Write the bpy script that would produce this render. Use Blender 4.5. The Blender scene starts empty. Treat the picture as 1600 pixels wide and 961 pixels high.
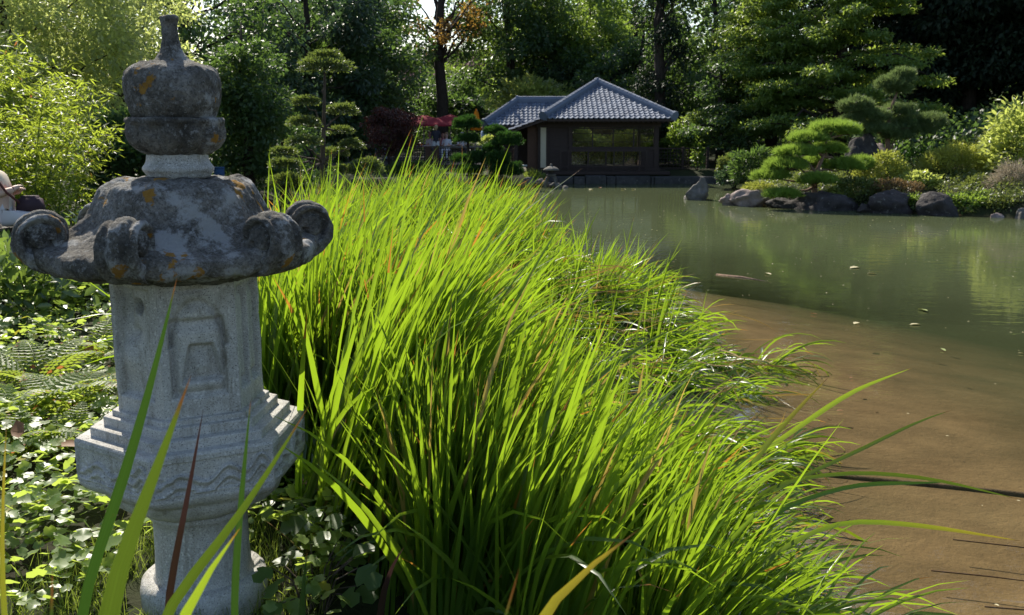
import bpy, bmesh, math, random
import numpy as np
from mathutils import noise as mnoise, Vector

sc = bpy.context.scene
COL = sc.collection
R = math.radians
rng = np.random.default_rng(7)
random.seed(7)

# ------------------------------------------------------------------ camera, light, exposure
CAM_Z, PITCH, FPX = 2.4, math.atan(288 / 1500), 1500.0
cam = bpy.data.cameras.new("camera")
cam.sensor_width = 36.0
cam.lens = 36.0 * FPX / 1600.0
cam.clip_start, cam.clip_end = 0.05, 2000
cam.dof.use_dof = True
cam.dof.focus_distance = 3.6
cam.dof.aperture_fstop = 11.0
cam_o = bpy.data.objects.new("camera", cam)
COL.objects.link(cam_o)
cam_o.location = (0, 0, CAM_Z)
cam_o.rotation_euler = (math.pi / 2 - PITCH, 0, 0)
sc.camera = cam_o

SUN_EL, SUN_AZ = R(42), R(-24)          # azimuth from +Y, negative = left
world = bpy.data.worlds.new("World")
sc.world = world
world.use_nodes = True
wn = world.node_tree
bg = wn.nodes["Background"]
sky = wn.nodes.new("ShaderNodeTexSky")
sky.sky_type = 'NISHITA'
sky.sun_disc = False
sky.sun_elevation = SUN_EL
sky.sun_rotation = SUN_AZ
wn.links.new(sky.outputs[0], bg.inputs[0])
bg.inputs[1].default_value = 0.12
sl = bpy.data.lights.new("sun", 'SUN')
sl.energy = 5.0
sl.angle = R(0.53)
sl.color = (1.0, 0.93, 0.80)
so = bpy.data.objects.new("sun", sl)
COL.objects.link(so)
sdir = Vector((math.sin(SUN_AZ) * math.cos(SUN_EL), math.cos(SUN_AZ) * math.cos(SUN_EL), math.sin(SUN_EL)))
so.rotation_euler = sdir.to_track_quat('Z', 'Y').to_euler()
so.location = (0, 0, 30)
sc.view_settings.view_transform = 'Standard'
sc.view_settings.look = 'None'
sc.view_settings.gamma = 1
sc.view_settings.exposure = 0.75
sc.render.engine = 'CYCLES'
cy = sc.cycles
cy.max_bounces = 8
cy.diffuse_bounces = 3
cy.glossy_bounces = 3
cy.transmission_bounces = 4
cy.transparent_max_bounces = 6
cy.caustics_reflective = False
cy.caustics_refractive = False
cy.sample_clamp_indirect = 6
cy.use_denoising = True

# ------------------------------------------------------------------ helpers
CP, SP = math.cos(PITCH), math.sin(PITCH)
def W(px, py, Y):
    """world point seen at photo pixel (px,py) at distance Y ahead"""
    u, v = (px - 800) / FPX, (480.5 - py) / FPX
    dy, dz = CP + v * SP, -SP + v * CP
    return np.array([u * Y / dy, Y, CAM_Z + Y * dz / dy])
def mpp(py, Y):
    v = (480.5 - py) / FPX
    return Y / (CP + v * SP) / FPX

def ss(t):
    t = np.clip(t, 0, 1)
    return t * t * (3 - 2 * t)
def nrm(v):
    return v / np.maximum(np.linalg.norm(v, axis=-1, keepdims=True), 1e-9)

def mesh_np(name, V, F3=None, F4=None, mats=(), smooth=True, attrs=None, mi3=None, mi4=None):
    V = np.asarray(V, dtype=np.float32).reshape(-1, 3)
    F3 = np.zeros((0, 3), np.int32) if F3 is None else np.asarray(F3, np.int32).reshape(-1, 3)
    F4 = np.zeros((0, 4), np.int32) if F4 is None else np.asarray(F4, np.int32).reshape(-1, 4)
    me = bpy.data.meshes.new(name)
    me.vertices.add(len(V))
    me.vertices.foreach_set("co", V.ravel())
    nl = len(F3) * 3 + len(F4) * 4
    me.loops.add(nl)
    me.loops.foreach_set("vertex_index", np.concatenate([F3.ravel(), F4.ravel()]).astype(np.int32))
    npoly = len(F3) + len(F4)
    me.polygons.add(npoly)
    st = np.concatenate([np.arange(len(F3)) * 3, len(F3) * 3 + np.arange(len(F4)) * 4]).astype(np.int32)
    me.polygons.foreach_set("loop_start", st)
    me.polygons.foreach_set("use_smooth", np.full(npoly, smooth, dtype=bool))
    if mi3 is not None or mi4 is not None:
        a = np.zeros(len(F3), np.int32) if mi3 is None else np.asarray(mi3, np.int32)
        b = np.zeros(len(F4), np.int32) if mi4 is None else np.asarray(mi4, np.int32)
        me.polygons.foreach_set("material_index", np.concatenate([a, b]))
    if attrs:
        for k, arr in attrs.items():
            at = me.attributes.new(k, 'FLOAT', 'POINT')
            at.data.foreach_set("value", np.asarray(arr, np.float32).ravel())
    me.update(calc_edges=True)
    for m in (mats if isinstance(mats, (list, tuple)) else [mats]):
        me.materials.append(m)
    return me

class MB:
    """collects triangles and quads in world coordinates"""
    def __init__(self):
        self.V, self.T, self.Q, self.n = [], [], [], 0
    def add(self, V, T=None, Q=None):
        V = np.asarray(V, float).reshape(-1, 3)
        if T is not None and len(T): self.T.append(np.asarray(T, int).reshape(-1, 3) + self.n)
        if Q is not None and len(Q): self.Q.append(np.asarray(Q, int).reshape(-1, 4) + self.n)
        self.V.append(V); self.n += len(V)
        return self
    def box(self, x0, x1, y0, y1, z0, z1):
        v = [(x, y, z) for x in (x0, x1) for y in (y0, y1) for z in (z0, z1)]
        q = [(0, 1, 3, 2), (4, 6, 7, 5), (0, 4, 5, 1), (2, 3, 7, 6), (0, 2, 6, 4), (1, 5, 7, 3)]
        return self.add(v, None, q)
    def bar(self, a, b, w, h=None):
        """square bar from a to b"""
        return self.tube([a, b], [w / 1.414, w / 1.414], 4, cap=True)
    def tube(self, P, r, k=8, cap=True):
        P = np.asarray(P, float); r = np.broadcast_to(np.asarray(r, float), (len(P),))
        t = nrm(np.gradient(P, axis=0))
        ref = np.array([0.0, 0, 1]) if abs(t[0][2]) < 0.9 else np.array([1.0, 0, 0])
        V = []
        for i in range(len(P)):
            a = np.cross(t[i], ref); a /= max(np.linalg.norm(a), 1e-9)
            b = np.cross(t[i], a)
            ref = -b if np.dot(-b, ref) > 0 else b
            th = np.arange(k) * 2 * math.pi / k + math.pi / 4
            V.append(P[i] + r[i] * (np.cos(th)[:, None] * a + np.sin(th)[:, None] * b))
        V = np.concatenate(V)
        Q = []
        for i in range(len(P) - 1):
            for j in range(k):
                Q.append((i * k + j, i * k + (j + 1) % k, (i + 1) * k + (j + 1) % k, (i + 1) * k + j))
        T = []
        if cap:
            V = np.concatenate([V, P[:1], P[-1:]])
            c0, c1 = len(P) * k, len(P) * k + 1
            for j in range(k):
                T.append((c0, (j + 1) % k, j)); T.append((c1, (len(P) - 1) * k + j, (len(P) - 1) * k + (j + 1) % k))
        return self.add(V, T, Q)
    def lathe(self, prof, c=(0, 0), k=32, mod=None):
        """prof list of (r,z) from top to bottom"""
        n = len(prof); th = np.arange(k) * 2 * math.pi / k
        V = []
        for i, (r, z) in enumerate(prof):
            rr = r * (mod(th, i) if mod else 1.0)
            V.append(np.stack([c[0] + rr * np.sin(th), c[1] - rr * np.cos(th), np.full(k, z)], 1))
        V = np.concatenate(V)
        i, j = np.meshgrid(np.arange(n - 1), np.arange(k), indexing='ij')
        j2 = (j + 1) % k
        Q = np.stack([i * k + j, (i + 1) * k + j, (i + 1) * k + j2, i * k + j2], -1).reshape(-1, 4)
        V = np.concatenate([V, [[c[0], c[1], prof[0][1]], [c[0], c[1], prof[-1][1]]]])
        jj = np.arange(k)
        T = np.concatenate([np.stack([np.full(k, n * k), jj, (jj + 1) % k], 1),
                            np.stack([np.full(k, n * k + 1), (n - 1) * k + (jj + 1) % k, (n - 1) * k + jj], 1)])
        return self.add(V, T, Q)
    def mesh(self, name, mat, org=(0, 0, 0), smooth=False, attrs=None):
        V = np.concatenate(self.V) - np.asarray(org, float)
        T = np.concatenate(self.T) if self.T else None
        Q = np.concatenate(self.Q) if self.Q else None
        return mesh_np(name, V, T, Q, mat, smooth, attrs)
    def build(self, name, mat, parent=None, smooth=False, org=None, attrs=None):
        if org is None: org = wloc(parent) if parent else np.zeros(3)
        return link(name, self.mesh(name, mat, org, smooth, attrs), parent, None if parent else org)

def wloc(o):
    p = np.array(o.location[:])
    while o.parent:
        o = o.parent; p = p + np.array(o.location[:])
    return p
def link(name, me, parent=None, loc=None):
    o = bpy.data.objects.new(name, me); COL.objects.link(o)
    if parent: o.parent = parent
    if loc is not None: o.location = tuple(float(c) for c in loc)
    return o
def tag(o, label=None, cat=None, group=None, kind=None):
    if label: o['label'] = label
    if cat: o['category'] = cat
    if group: o['group'] = group
    if kind: o['kind'] = kind
    return o
def thing(name, loc, label, cat, group=None):
    o = bpy.data.objects.new(name, None); COL.objects.link(o)
    o.location = tuple(float(c) for c in loc); o.empty_display_size = .2
    return tag(o, label, cat, group)

def evaluated(me, mods):
    """apply modifiers to a mesh (list of (type, {props})) and return the resulting mesh"""
    o = bpy.data.objects.new("tmp", me); COL.objects.link(o)
    for t, p in mods:
        m = o.modifiers.new(t, t)
        for k, v in p.items(): setattr(m, k, v)
    dg = bpy.context.evaluated_depsgraph_get(); dg.update()
    out = bpy.data.meshes.new_from_object(o.evaluated_get(dg))
    bpy.data.objects.remove(o)
    return out
def roughen(me, amp, freq, seed=0, octv=3):
    n = len(me.vertices)
    co = np.empty(n * 3, np.float32); me.vertices.foreach_get("co", co); co = co.reshape(-1, 3)
    no = np.empty(n * 3, np.float32); me.vertex_normals.foreach_get("vector", no); no = no.reshape(-1, 3)
    d = np.array([mnoise.fractal(Vector((float(p[0]) * freq + seed, float(p[1]) * freq, float(p[2]) * freq)), 1.0, 2.0, octv) for p in co], np.float32)
    co += no * (d * amp)[:, None]
    me.vertices.foreach_set("co", co.ravel()); me.update()
def set_smooth(me, v=True):
    me.polygons.foreach_set("use_smooth", np.full(len(me.polygons), v, dtype=bool)); me.update()

# ------------------------------------------------------------------ materials
class NT:
    def __init__(self, name):
        self.m = bpy.data.materials.new(name); self.m.use_nodes = True
        self.t = self.m.node_tree; self.t.nodes.clear()
        self.out = self.n("ShaderNodeOutputMaterial")
    def n(self, typ, **kw):
        nd = self.t.nodes.new(typ)
        for k, v in kw.items(): setattr(nd, k, v)
        return nd
    def l(self, a, b): self.t.links.new(a, b)
    def set(self, sock, v):
        if hasattr(v, 'links') or hasattr(v, 'is_linked'): self.l(v, sock)
        else: sock.default_value = v if not isinstance(v, tuple) or len(v) == 4 else (*v, 1.0)
    def noise(self, scale, detail=3, rough=.55, coord=None, w=None):
        nd = self.n("ShaderNodeTexNoise"); nd.inputs['Scale'].default_value = scale
        nd.inputs['Detail'].default_value = detail; nd.inputs['Roughness'].default_value = rough
        if coord is not None: self.l(coord, nd.inputs['Vector'])
        return nd.outputs['Fac']
    def ramp(self, fac, stops):
        nd = self.n("ShaderNodeValToRGB"); cr = nd.color_ramp
        while len(cr.elements) < len(stops): cr.elements.new(0.5)
        for e, (p, c) in zip(cr.elements, stops):
            e.position = p; e.color = (*c, 1) if isinstance(c, tuple) else (c, c, c, 1)
        self.l(fac, nd.inputs[0]); return nd.outputs[0]
    def mix(self, fac, a, b, mode='MIX'):
        nd = self.n("ShaderNodeMix", data_type='RGBA', blend_type=mode)
        self.set(nd.inputs[0], fac); self.set(nd.inputs[6], a); self.set(nd.inputs[7], b)
        return nd.outputs[2]
    def math(self, op, a, b=0.0):
        nd = self.n("ShaderNodeMath", operation=op); self.set(nd.inputs[0], a); self.set(nd.inputs[1], b); return nd.outputs[0]
    def pos(self):
        return self.n("ShaderNodeTexCoord").outputs['Object']
    def wpos(self):
        return self.n("ShaderNodeNewGeometry").outputs['Position']
    def island(self):
        return self.n("ShaderNodeNewGeometry").outputs['Random Per Island']
    def attr(self, name):
        return self.n("ShaderNodeAttribute", attribute_name=name).outputs['Fac']
    def bump(self, h, strength=.3, dist=.01):
        b = self.n("ShaderNodeBump"); b.inputs['Strength'].default_value = strength; b.inputs['Distance'].default_value = dist
        self.l(h, b.inputs['Height']); return b.outputs[0]
    def principled(self, col, rough=.6, spec=.5, normal=None, metal=0.0):
        p = self.n("ShaderNodeBsdfPrincipled")
        self.set(p.inputs['Base Color'], col); self.set(p.inputs['Roughness'], rough)
        self.set(p.inputs['Specular IOR Level'], spec); self.set(p.inputs['Metallic'], metal)
        if normal is not None: self.l(normal, p.inputs['Normal'])
        return p.outputs[0]
    def finish(self, sh): self.l(sh, self.out.inputs['Surface']); return self.m

def leaf_mat(name, a, b, trans, tfac=.4, rough=.4, spec=.5, rare=None, rare_at=.93, clump=1.3, tip=None, tip_at=.9):
    t = NT(name)
    isl = t.island()
    nz = t.noise(clump, 2, .5, t.wpos())
    f = t.math('ADD', t.math('MULTIPLY', isl, .6), t.math('MULTIPLY', nz, .5))
    col = t.ramp(f, [(.2, a), (.85, b)])
    tcol = t.mix(t.math('MULTIPLY', isl, .6), trans, tuple(.72 * c for c in trans))
    if rare is not None:
        rf = t.math('GREATER_THAN', isl, rare_at)
        col = t.mix(rf, col, rare); tcol = t.mix(rf, tcol, tuple(min(1, 1.6 * c) for c in rare))
    if tip is not None:
        tt = t.attr('tip')
        seg = t.math('MULTIPLY', t.math('FRACT', t.math('MULTIPLY', isl, 37.0)), .30)
        e = t.math('GREATER_THAN', tt, t.math('ADD', seg, tip_at - .12))
        on = t.math('LESS_THAN', t.math('FRACT', t.math('MULTIPLY', isl, 91.0)), .15)
        e = t.math('MULTIPLY', e, on)
        col = t.mix(e, col, tip); tcol = t.mix(e, tcol, tuple(min(1, 1.8 * c) for c in tip))
    p = t.principled(col, rough, spec)
    tr = t.n("ShaderNodeBsdfTranslucent"); t.l(tcol, tr.inputs[0])
    mx = t.n("ShaderNodeMixShader"); mx.inputs[0].default_value = tfac
    t.l(p, mx.inputs[1]); t.l(tr.outputs[0], mx.inputs[2])
    return t.finish(mx.outputs[0])

def simple_mat(name, col, rough=.6, spec=.4, var=.25, scale=8, bump=.0, bscale=30):
    t = NT(name); p = t.pos()
    c = t.mix(t.noise(scale, 4, .6, p), tuple(x * (1 - var) for x in col), tuple(min(1, x * (1 + var)) for x in col))
    nr = t.bump(t.noise(bscale, 4, .6, p), bump, .02) if bump else None
    return t.finish(t.principled(c, rough, spec, nr))

def wood_mat(name, col, sc_=(1, 1, 12), rough=.7):
    t = NT(name); mp = t.n("ShaderNodeMapping"); mp.inputs['Scale'].default_value = sc_
    t.l(t.pos(), mp.inputs[0])
    nz = t.noise(6, 5, .65, mp.outputs[0])
    c = t.ramp(nz, [(.3, tuple(x * .6 for x in col)), (.7, tuple(x * 1.25 for x in col))])
    return t.finish(t.principled(c, rough, .3, t.bump(nz, .25, .01)))

def granite_mat():
    t = NT("granite"); p = t.pos()
    big = t.noise(5, 4, .6, p)
    base = t.ramp(big, [(.3, (.37, .355, .325)), (.7, (.56, .54, .50))])
    sp = t.noise(300, 2, .6, p)
    c = t.mix(t.ramp(sp, [(.56, 0.0), (.66, 1.0)]), base, (.07, .07, .075))
    sp2 = t.noise(150, 1, .5, p)
    c = t.mix(t.ramp(sp2, [(.60, 0.0), (.68, .8)]), c, (.66, .64, .60))
    st = t.noise(9, 6, .7, p)
    c = t.mix(t.ramp(st, [(.58, 0.0), (.75, .55)]), c, (.17, .155, .12))
    mp = t.n("ShaderNodeMapping"); mp.inputs['Scale'].default_value = (1, 1, .14); t.l(p, mp.inputs[0])
    c = t.mix(t.ramp(t.noise(22, 5, .7, mp.outputs[0]), [(.52, 0.0), (.70, .6)]), c, (.15, .13, .085))
    c = t.mix(t.ramp(t.noise(13, 5, .65, p), [(.60, 0.0), (.70, .35)]), c, (.13, .14, .07))
    nr = t.bump(t.math('ADD', t.noise(120, 4, .7, p), t.math('MULTIPLY', big, .6)), .7, .008)
    return t.finish(t.principled(c, .85, .25, nr))
def weathered_mat():
    t = NT("weathered_granite"); p = t.pos()
    big = t.noise(7, 6, .68, p)
    c = t.ramp(big, [(.34, (.085, .076, .062)), (.5, (.23, .212, .182)), (.66, (.40, .38, .345))])
    c = t.mix(t.ramp(t.noise(38, 6, .75, p), [(.42, .85), (.60, 0.0)]), c, t.mix(.5, c, (.03, .03, .03)))
    c = t.mix(t.ramp(t.noise(55, 5, .7, p), [(.56, 0.0), (.66, .7)]), c, (.42, .42, .41))
    fine = t.noise(140, 3, .7, p)
    c = t.mix(t.ramp(fine, [(.5, 0.0), (.68, .75)]), c, (.04, .04, .04))
    f2 = t.noise(90, 3, .6, p)
    c = t.mix(t.ramp(f2, [(.60, 0.0), (.70, .6)]), c, (.40, .39, .37))
    wl = t.noise(5.5, 7, .72, p)                       # pale crusts of lichen
    c = t.mix(t.ramp(wl, [(.54, 0.0), (.60, .75)]), c, (.50, .50, .49))
    mp = t.n("ShaderNodeMapping"); mp.inputs['Location'].default_value = (3.3, 1.7, .4); t.l(p, mp.inputs[0])
    ol = t.noise(8.5, 5, .62, mp.outputs[0])           # orange lichen
    c = t.mix(t.ramp(ol, [(.61, 0.0), (.64, .95)]), c, t.mix(t.noise(60, 2, .5, p), (.30, .13, .012), (.46, .26, .05)))
    nr = t.bump(t.math('ADD', t.noise(70, 6, .75, p), t.math('MULTIPLY', wl, 1.2)), 1.0, .022)
    return t.finish(t.principled(c, .92, .2, nr))
def rock_mat(name, a, b):
    t = NT(name); p = t.pos()
    n1 = t.noise(3.5, 6, .65, p)
    c = t.ramp(n1, [(.3, a), (.7, b)])
    c = t.mix(t.ramp(t.noise(9, 5, .6, p), [(.6, 0.0), (.7, .5)]), c, (.30, .29, .26))
    return t.finish(t.principled(c, .85, .3, t.bump(t.noise(14, 6, .7, p), .7, .05)))
def bark_mat(name, col):
    t = NT(name); mp = t.n("ShaderNodeMapping"); mp.inputs['Scale'].default_value = (1, 1, .25); t.l(t.wpos(), mp.inputs[0])
    n1 = t.noise(14, 5, .7, mp.outputs[0])
    c = t.ramp(n1, [(.3, tuple(x * .5 for x in col)), (.7, tuple(x * 1.3 for x in col))])
    return t.finish(t.principled(c, .9, .2, t.bump(n1, .6, .05)))

M = {}
M['granite'] = granite_mat(); M['weathered'] = weathered_mat()
M['rock'] = rock_mat("rock", (.07, .065, .06), (.19, .175, .155))
M['rock_dark'] = rock_mat("dark_rock", (.022, .019, .019), (.065, .056, .053))
M['rock_pink'] = rock_mat("pinkish_rock", (.16, .12, .11), (.34, .27, .24))
M['bark'] = bark_mat("bark", (.10, .075, .055)); M['bark_dark'] = bark_mat("dark_bark", (.045, .035, .028))
M['bark_pine'] = bark_mat("pine_bark", (.20, .13, .09))
M['iris'] = leaf_mat("iris_leaf", (.028, .066, .010), (.058, .112, .014), (.36, .55, .024), .46, .34, .5, rare=(.30, .22, .05), rare_at=.965, clump=.8, tip=(.30, .14, .02), tip_at=.93)
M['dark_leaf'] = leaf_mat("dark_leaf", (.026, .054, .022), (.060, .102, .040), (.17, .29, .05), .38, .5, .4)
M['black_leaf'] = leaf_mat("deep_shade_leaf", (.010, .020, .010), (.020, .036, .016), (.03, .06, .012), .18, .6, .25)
M['blue_leaf'] = leaf_mat("bluish_leaf", (.025, .050, .030), (.055, .090, .050), (.11, .20, .06), .33, .45, .5)
M['mid_leaf'] = leaf_mat("mid_green_leaf", (.048, .095, .022), (.095, .155, .040), (.32, .46, .06), .45, .45, .45)
M['bright_leaf'] = leaf_mat("bright_green_leaf", (.10, .15, .035), (.18, .22, .07), (.58, .66, .14), .55, .36, .8)
M['layer_leaf'] = leaf_mat("layered_tree_leaf", (.06, .115, .028), (.125, .19, .055), (.42, .56, .08), .46, .42, .5)
M['pale_leaf'] = leaf_mat("pale_backlit_leaf", (.13, .17, .06), (.23, .26, .11), (.66, .74, .22), .60, .36, .8)
M['bamboo_leaf'] = leaf_mat("bamboo_leaf", (.06, .10, .015), (.115, .155, .028), (.52, .64, .06), .52, .4, .5, rare=(.35, .12, .04), rare_at=.992)
M['gold_leaf'] = leaf_mat("golden_brown_leaf", (.10, .06, .02), (.20, .12, .03), (.50, .30, .06), .45, .5, .4)
M['red_leaf'] = leaf_mat("red_maple_leaf", (.030, .014, .013), (.065, .025, .020), (.20, .055, .03), .36, .5, .4)
M['ground_leaf'] = leaf_mat("ground_cover_leaf", (.095, .155, .04), (.18, .25, .075), (.60, .76, .11), .46, .40, .5, rare=(.30, .28, .03), rare_at=.985, clump=2.5)
M['bush_leaf'] = leaf_mat("bush_leaf", (.045, .085, .02), (.09, .14, .04), (.28, .40, .06), .38, .28, .9)
M['fern_leaf'] = leaf_mat("fern_leaf", (.07, .12, .018), (.12, .18, .035), (.40, .50, .06), .48, .5, .3, rare=(.28, .11, .03), rare_at=.93, clump=2)
M['pine_bright'] = leaf_mat("bright_pine_needle", (.085, .165, .024), (.165, .26, .05), (.40, .58, .08), .42, .4, .4, clump=2)
M['pine_dull'] = leaf_mat("dull_pine_needle", (.06, .10, .035), (.12, .165, .065), (.26, .36, .11), .38, .5, .35, clump=2)
M['pine_dark'] = leaf_mat("dark_pine_needle", (.015, .045, .012), (.035, .08, .02), (.08, .20, .025), .32, .5, .3, clump=2)
M['yew'] = leaf_mat("yew_leaf", (.038, .062, .022), (.095, .118, .05), (.24, .32, .05), .36, .38, .7, clump=3)
M['azalea_gold'] = leaf_mat("golden_azalea_leaf", (.16, .19, .03), (.30, .32, .06), (.52, .56, .09), .38, .45, .4, clump=2.5)
M['azalea_green'] = leaf_mat("green_azalea_leaf", (.05, .08, .02), (.12, .15, .04), (.26, .32, .06), .35, .45, .45, clump=2.5)
M['rust_leaf'] = leaf_mat("rusty_shrub_leaf", (.10, .07, .03), (.18, .12, .06), (.30, .20, .08), .32, .5, .3, clump=2.5)
M['dry_grass'] = leaf_mat("dry_plume", (.24, .20, .14), (.36, .30, .22), (.40, .34, .24), .35, .6, .2)
M['straw'] = leaf_mat("straw", (.16, .11, .04), (.28, .20, .08), (.36, .24, .06), .35, .7, .1)
M['fine_grass'] = leaf_mat("fine_grass", (.07, .12, .02), (.13, .19, .04), (.36, .46, .06), .45, .45, .4)

def ground_mat():
    t = NT("soil_and_bed"); p = t.wpos()
    sep = t.n("ShaderNodeSeparateXYZ"); t.l(p, sep.inputs[0])
    n1 = t.noise(1.3, 6, .65, p); n2 = t.noise(18, 5, .7, p)
    soil = t.ramp(n1, [(.35, (.022, .020, .011)), (.65, (.030, .042, .014))])
    mp = t.n("ShaderNodeMapping"); mp.inputs['Scale'].default_value = (.7, 1.1, 1); mp.inputs['Rotation'].default_value = (0, 0, .25); t.l(p, mp.inputs[0])
    n3 = t.noise(1.5, 7, .7, mp.outputs[0])
    bed = t.ramp(n3, [(.32, (.105, .074, .042)), (.5, (.165, .118, .067)), (.68, (.225, .163, .093))])
    bed = t.mix(t.math('MULTIPLY', n2, .35), bed, (.10, .08, .05))
    z = t.n("ShaderNodeMapRange"); t.l(sep.outputs[2], z.inputs[0])
    z.inputs[1].default_value = -.12; z.inputs[2].default_value = .04
    zd = t.n("ShaderNodeMapRange"); t.l(t.math('ADD', sep.outputs[2], t.math('MULTIPLY', t.math('SUBTRACT', n3, .5), .25)), zd.inputs[0])
    zd.inputs[1].default_value = -.16; zd.inputs[2].default_value = -1.1
    silt = t.mix(t.noise(.5, 4, .6, p), (.040, .062, .022), (.075, .098, .042))     # algae covered silt on the deeper bed
    bed = t.mix(zd.outputs[0], bed, silt)
    c = t.mix(z.outputs[0], bed, soil)
    return t.finish(t.principled(c, .95, .15, t.bump(n2, .6, .03)))
M['ground'] = ground_mat()

def water_mat():
    t = NT("pond_water"); p = t.wpos()
    tr = t.n("ShaderNodeBsdfTransparent"); tr.inputs[0].default_value = (.92, .88, .76, 1)
    murk = t.math('SUBTRACT', 1.0, t.math('POWER', 2.718, t.math('MULTIPLY', t.math('MAXIMUM', t.math('ADD', t.attr('depth'), t.math('MULTIPLY', t.math('SUBTRACT', t.noise(.55, 4, .6, p), .5), .28)), 0.0), -1.35)))     # suspended green silt
    di = t.n("ShaderNodeBsdfDiffuse"); t.l(t.mix(t.noise(.35, 3, .5, p), (.074, .095, .044), (.108, .126, .062)), di.inputs[0])
    m1 = t.n("ShaderNodeMixShader"); t.l(murk, m1.inputs[0]); t.l(tr.outputs[0], m1.inputs[1]); t.l(di.outputs[0], m1.inputs[2])
    mp = t.n("ShaderNodeMapping"); mp.inputs['Scale'].default_value = (1.0, 1.9, 1); mp.inputs['Rotation'].default_value = (0, 0, .3); t.l(p, mp.inputs[0])
    h = t.math('ADD', t.noise(2.2, 2, .5, mp.outputs[0]), t.math('MULTIPLY', t.noise(9, 2, .5, mp.outputs[0]), .18))
    nr = t.bump(h, .22, .02)
    g = t.n("ShaderNodeBsdfGlossy"); g.inputs['Roughness'].default_value = .03; t.l(nr, g.inputs['Normal'])
    fr = t.n("ShaderNodeFresnel"); t.l(t.math('SUBTRACT', 1.33, t.math('MULTIPLY', t.n('ShaderNodeNewGeometry').outputs['Backfacing'], .578)), fr.inputs[0]); t.l(nr, fr.inputs['Normal'])
    m2 = t.n("ShaderNodeMixShader"); t.l(fr.outputs[0], m2.inputs[0]); t.l(m1.outputs[0], m2.inputs[1]); t.l(g.outputs[0], m2.inputs[2])
    return t.finish(m2.outputs[0])
M['water'] = water_mat()

# ------------------------------------------------------------------ terrain and pond
POND = np.array([(1.1, -14), (1.15, 2.0), (1.25, 3.4), (1.35, 4.8), (1.5, 6), (2.05, 8), (2.3, 10), (2.2, 12.3), (1.3, 14.3), (0.3, 15.8), (-1.5, 18.3), (-4, 21.5), (-6.3, 25), (-6.3, 30), (-4.5, 33.5), (-2, 35.2), (0, 36), (.9, 37), (1.2, 39.2), (8.6, 39.2), (9.6, 41), (10.4, 40.4), (9.4, 36), (8.2, 32.5), (6.9, 30.0), (7.4, 28.9), (9.7, 27.0), (13, 24.6), (16, 23), (20, 18), (22, 0), (22, -14)])
def sdf(X, Y):
    """distance to the shore, positive on land"""
    X = np.asarray(X, float); Y = np.asarray(Y, float)
    d = np.full(X.shape, 1e9); ins = np.zeros(X.shape, bool)
    n = len(POND)
    for i in range(n):
        a, b = POND[i], POND[(i + 1) % n]
        e = b - a
        t = np.clip(((X - a[0]) * e[0] + (Y - a[1]) * e[1]) / (e @ e), 0, 1)
        d = np.minimum(d, np.hypot(X - a[0] - t * e[0], Y - a[1] - t * e[1]))
        c = ((a[1] > Y) != (b[1] > Y))
        with np.errstate(divide='ignore', invalid='ignore'):
            xi = a[0] + (Y - a[1]) / (b[1] - a[1] + 1e-12) * e[0]
        ins ^= c & (X < xi)
    return np.where(ins, -d, d)
def H(X, Y):
    X = np.asarray(X, float); Y = np.asarray(Y, float)
    s = sdf(X, Y)
    near = ss((20 - Y) / 6) * ss((6 - X) / 3)
    plat = .82 * near + (1 - near) * .46
    land = plat * ss(s / (.7 + near * (1.1 + 1.7 * ss((Y - 4) / 3))))
    land = land + (1 - near) * (ss((X - 6) / 4) * np.clip(s - .8, 0, 30) * .12 + .035 * np.clip(Y - 50, 0, 100))
    dd = -s
    bed = -(.05 + .06 * np.clip(dd, 0, 6) + .35 * ss((Y - 17) / 5) * np.clip(dd * 2, 0, 1))
    far = np.clip(((Y - 7) * .6 + (X - 3) * .6) / 23, 0, 1)
    bed = bed * (1 + 5 * far * np.clip(dd, 0, 1))
    wob = .03 * np.sin(X * 2.1 + Y * 1.3) * np.sin(Y * 1.7 - X * .6)
    return np.where(s > 0, land + wob * ss(s), bed + wob * .4 * ss(dd))
def Hf(x, y): return float(H(np.array([x]), np.array([y]))[0])

def axis(*segs):
    out = []
    for a, b, st in segs: out.append(np.arange(a, b, st))
    return np.concatenate(out + [[segs[-1][1]]])
gx = axis((-420, -60, 40), (-60, -12, 2), (-12, -6, .5), (-6, 4, .14), (4, 14, .4), (14, 60, 2), (60, 420, 40))
gy = axis((-200, -20, 30), (-20, 0, 1), (0, 14, .16), (14, 46, .45), (46, 100, 2), (100, 600, 50))
def grid_faces(nx, ny):
    i, j = np.meshgrid(np.arange(nx - 1), np.arange(ny - 1), indexing='ij')
    a = i * ny + j
    return np.stack([a, a + ny, a + ny + 1, a + 1], -1).reshape(-1, 4)
GX, GY = np.meshgrid(gx, gy, indexing='ij')
GZ = np.maximum(H(GX, GY), -2.2)
o = link("ground", mesh_np("ground", np.stack([GX, GY, GZ], -1), None, grid_faces(len(gx), len(gy)), M['ground']))
tag(o, kind='structure')
wx, wy = axis((-8, 12, .4), (12, 24, 1)), axis((-16, 0, 1), (0, 42.5, .4))
WX, WY = np.meshgrid(wx, wy, indexing='ij')
o = link("pond_water", mesh_np("pond_water", np.stack([WX, WY, WX * 0], -1), None, grid_faces(len(wx), len(wy)), M['water'], attrs={'depth': np.clip(-H(WX, WY) - .12, 0, 4)}))
tag(o, kind='structure')

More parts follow.
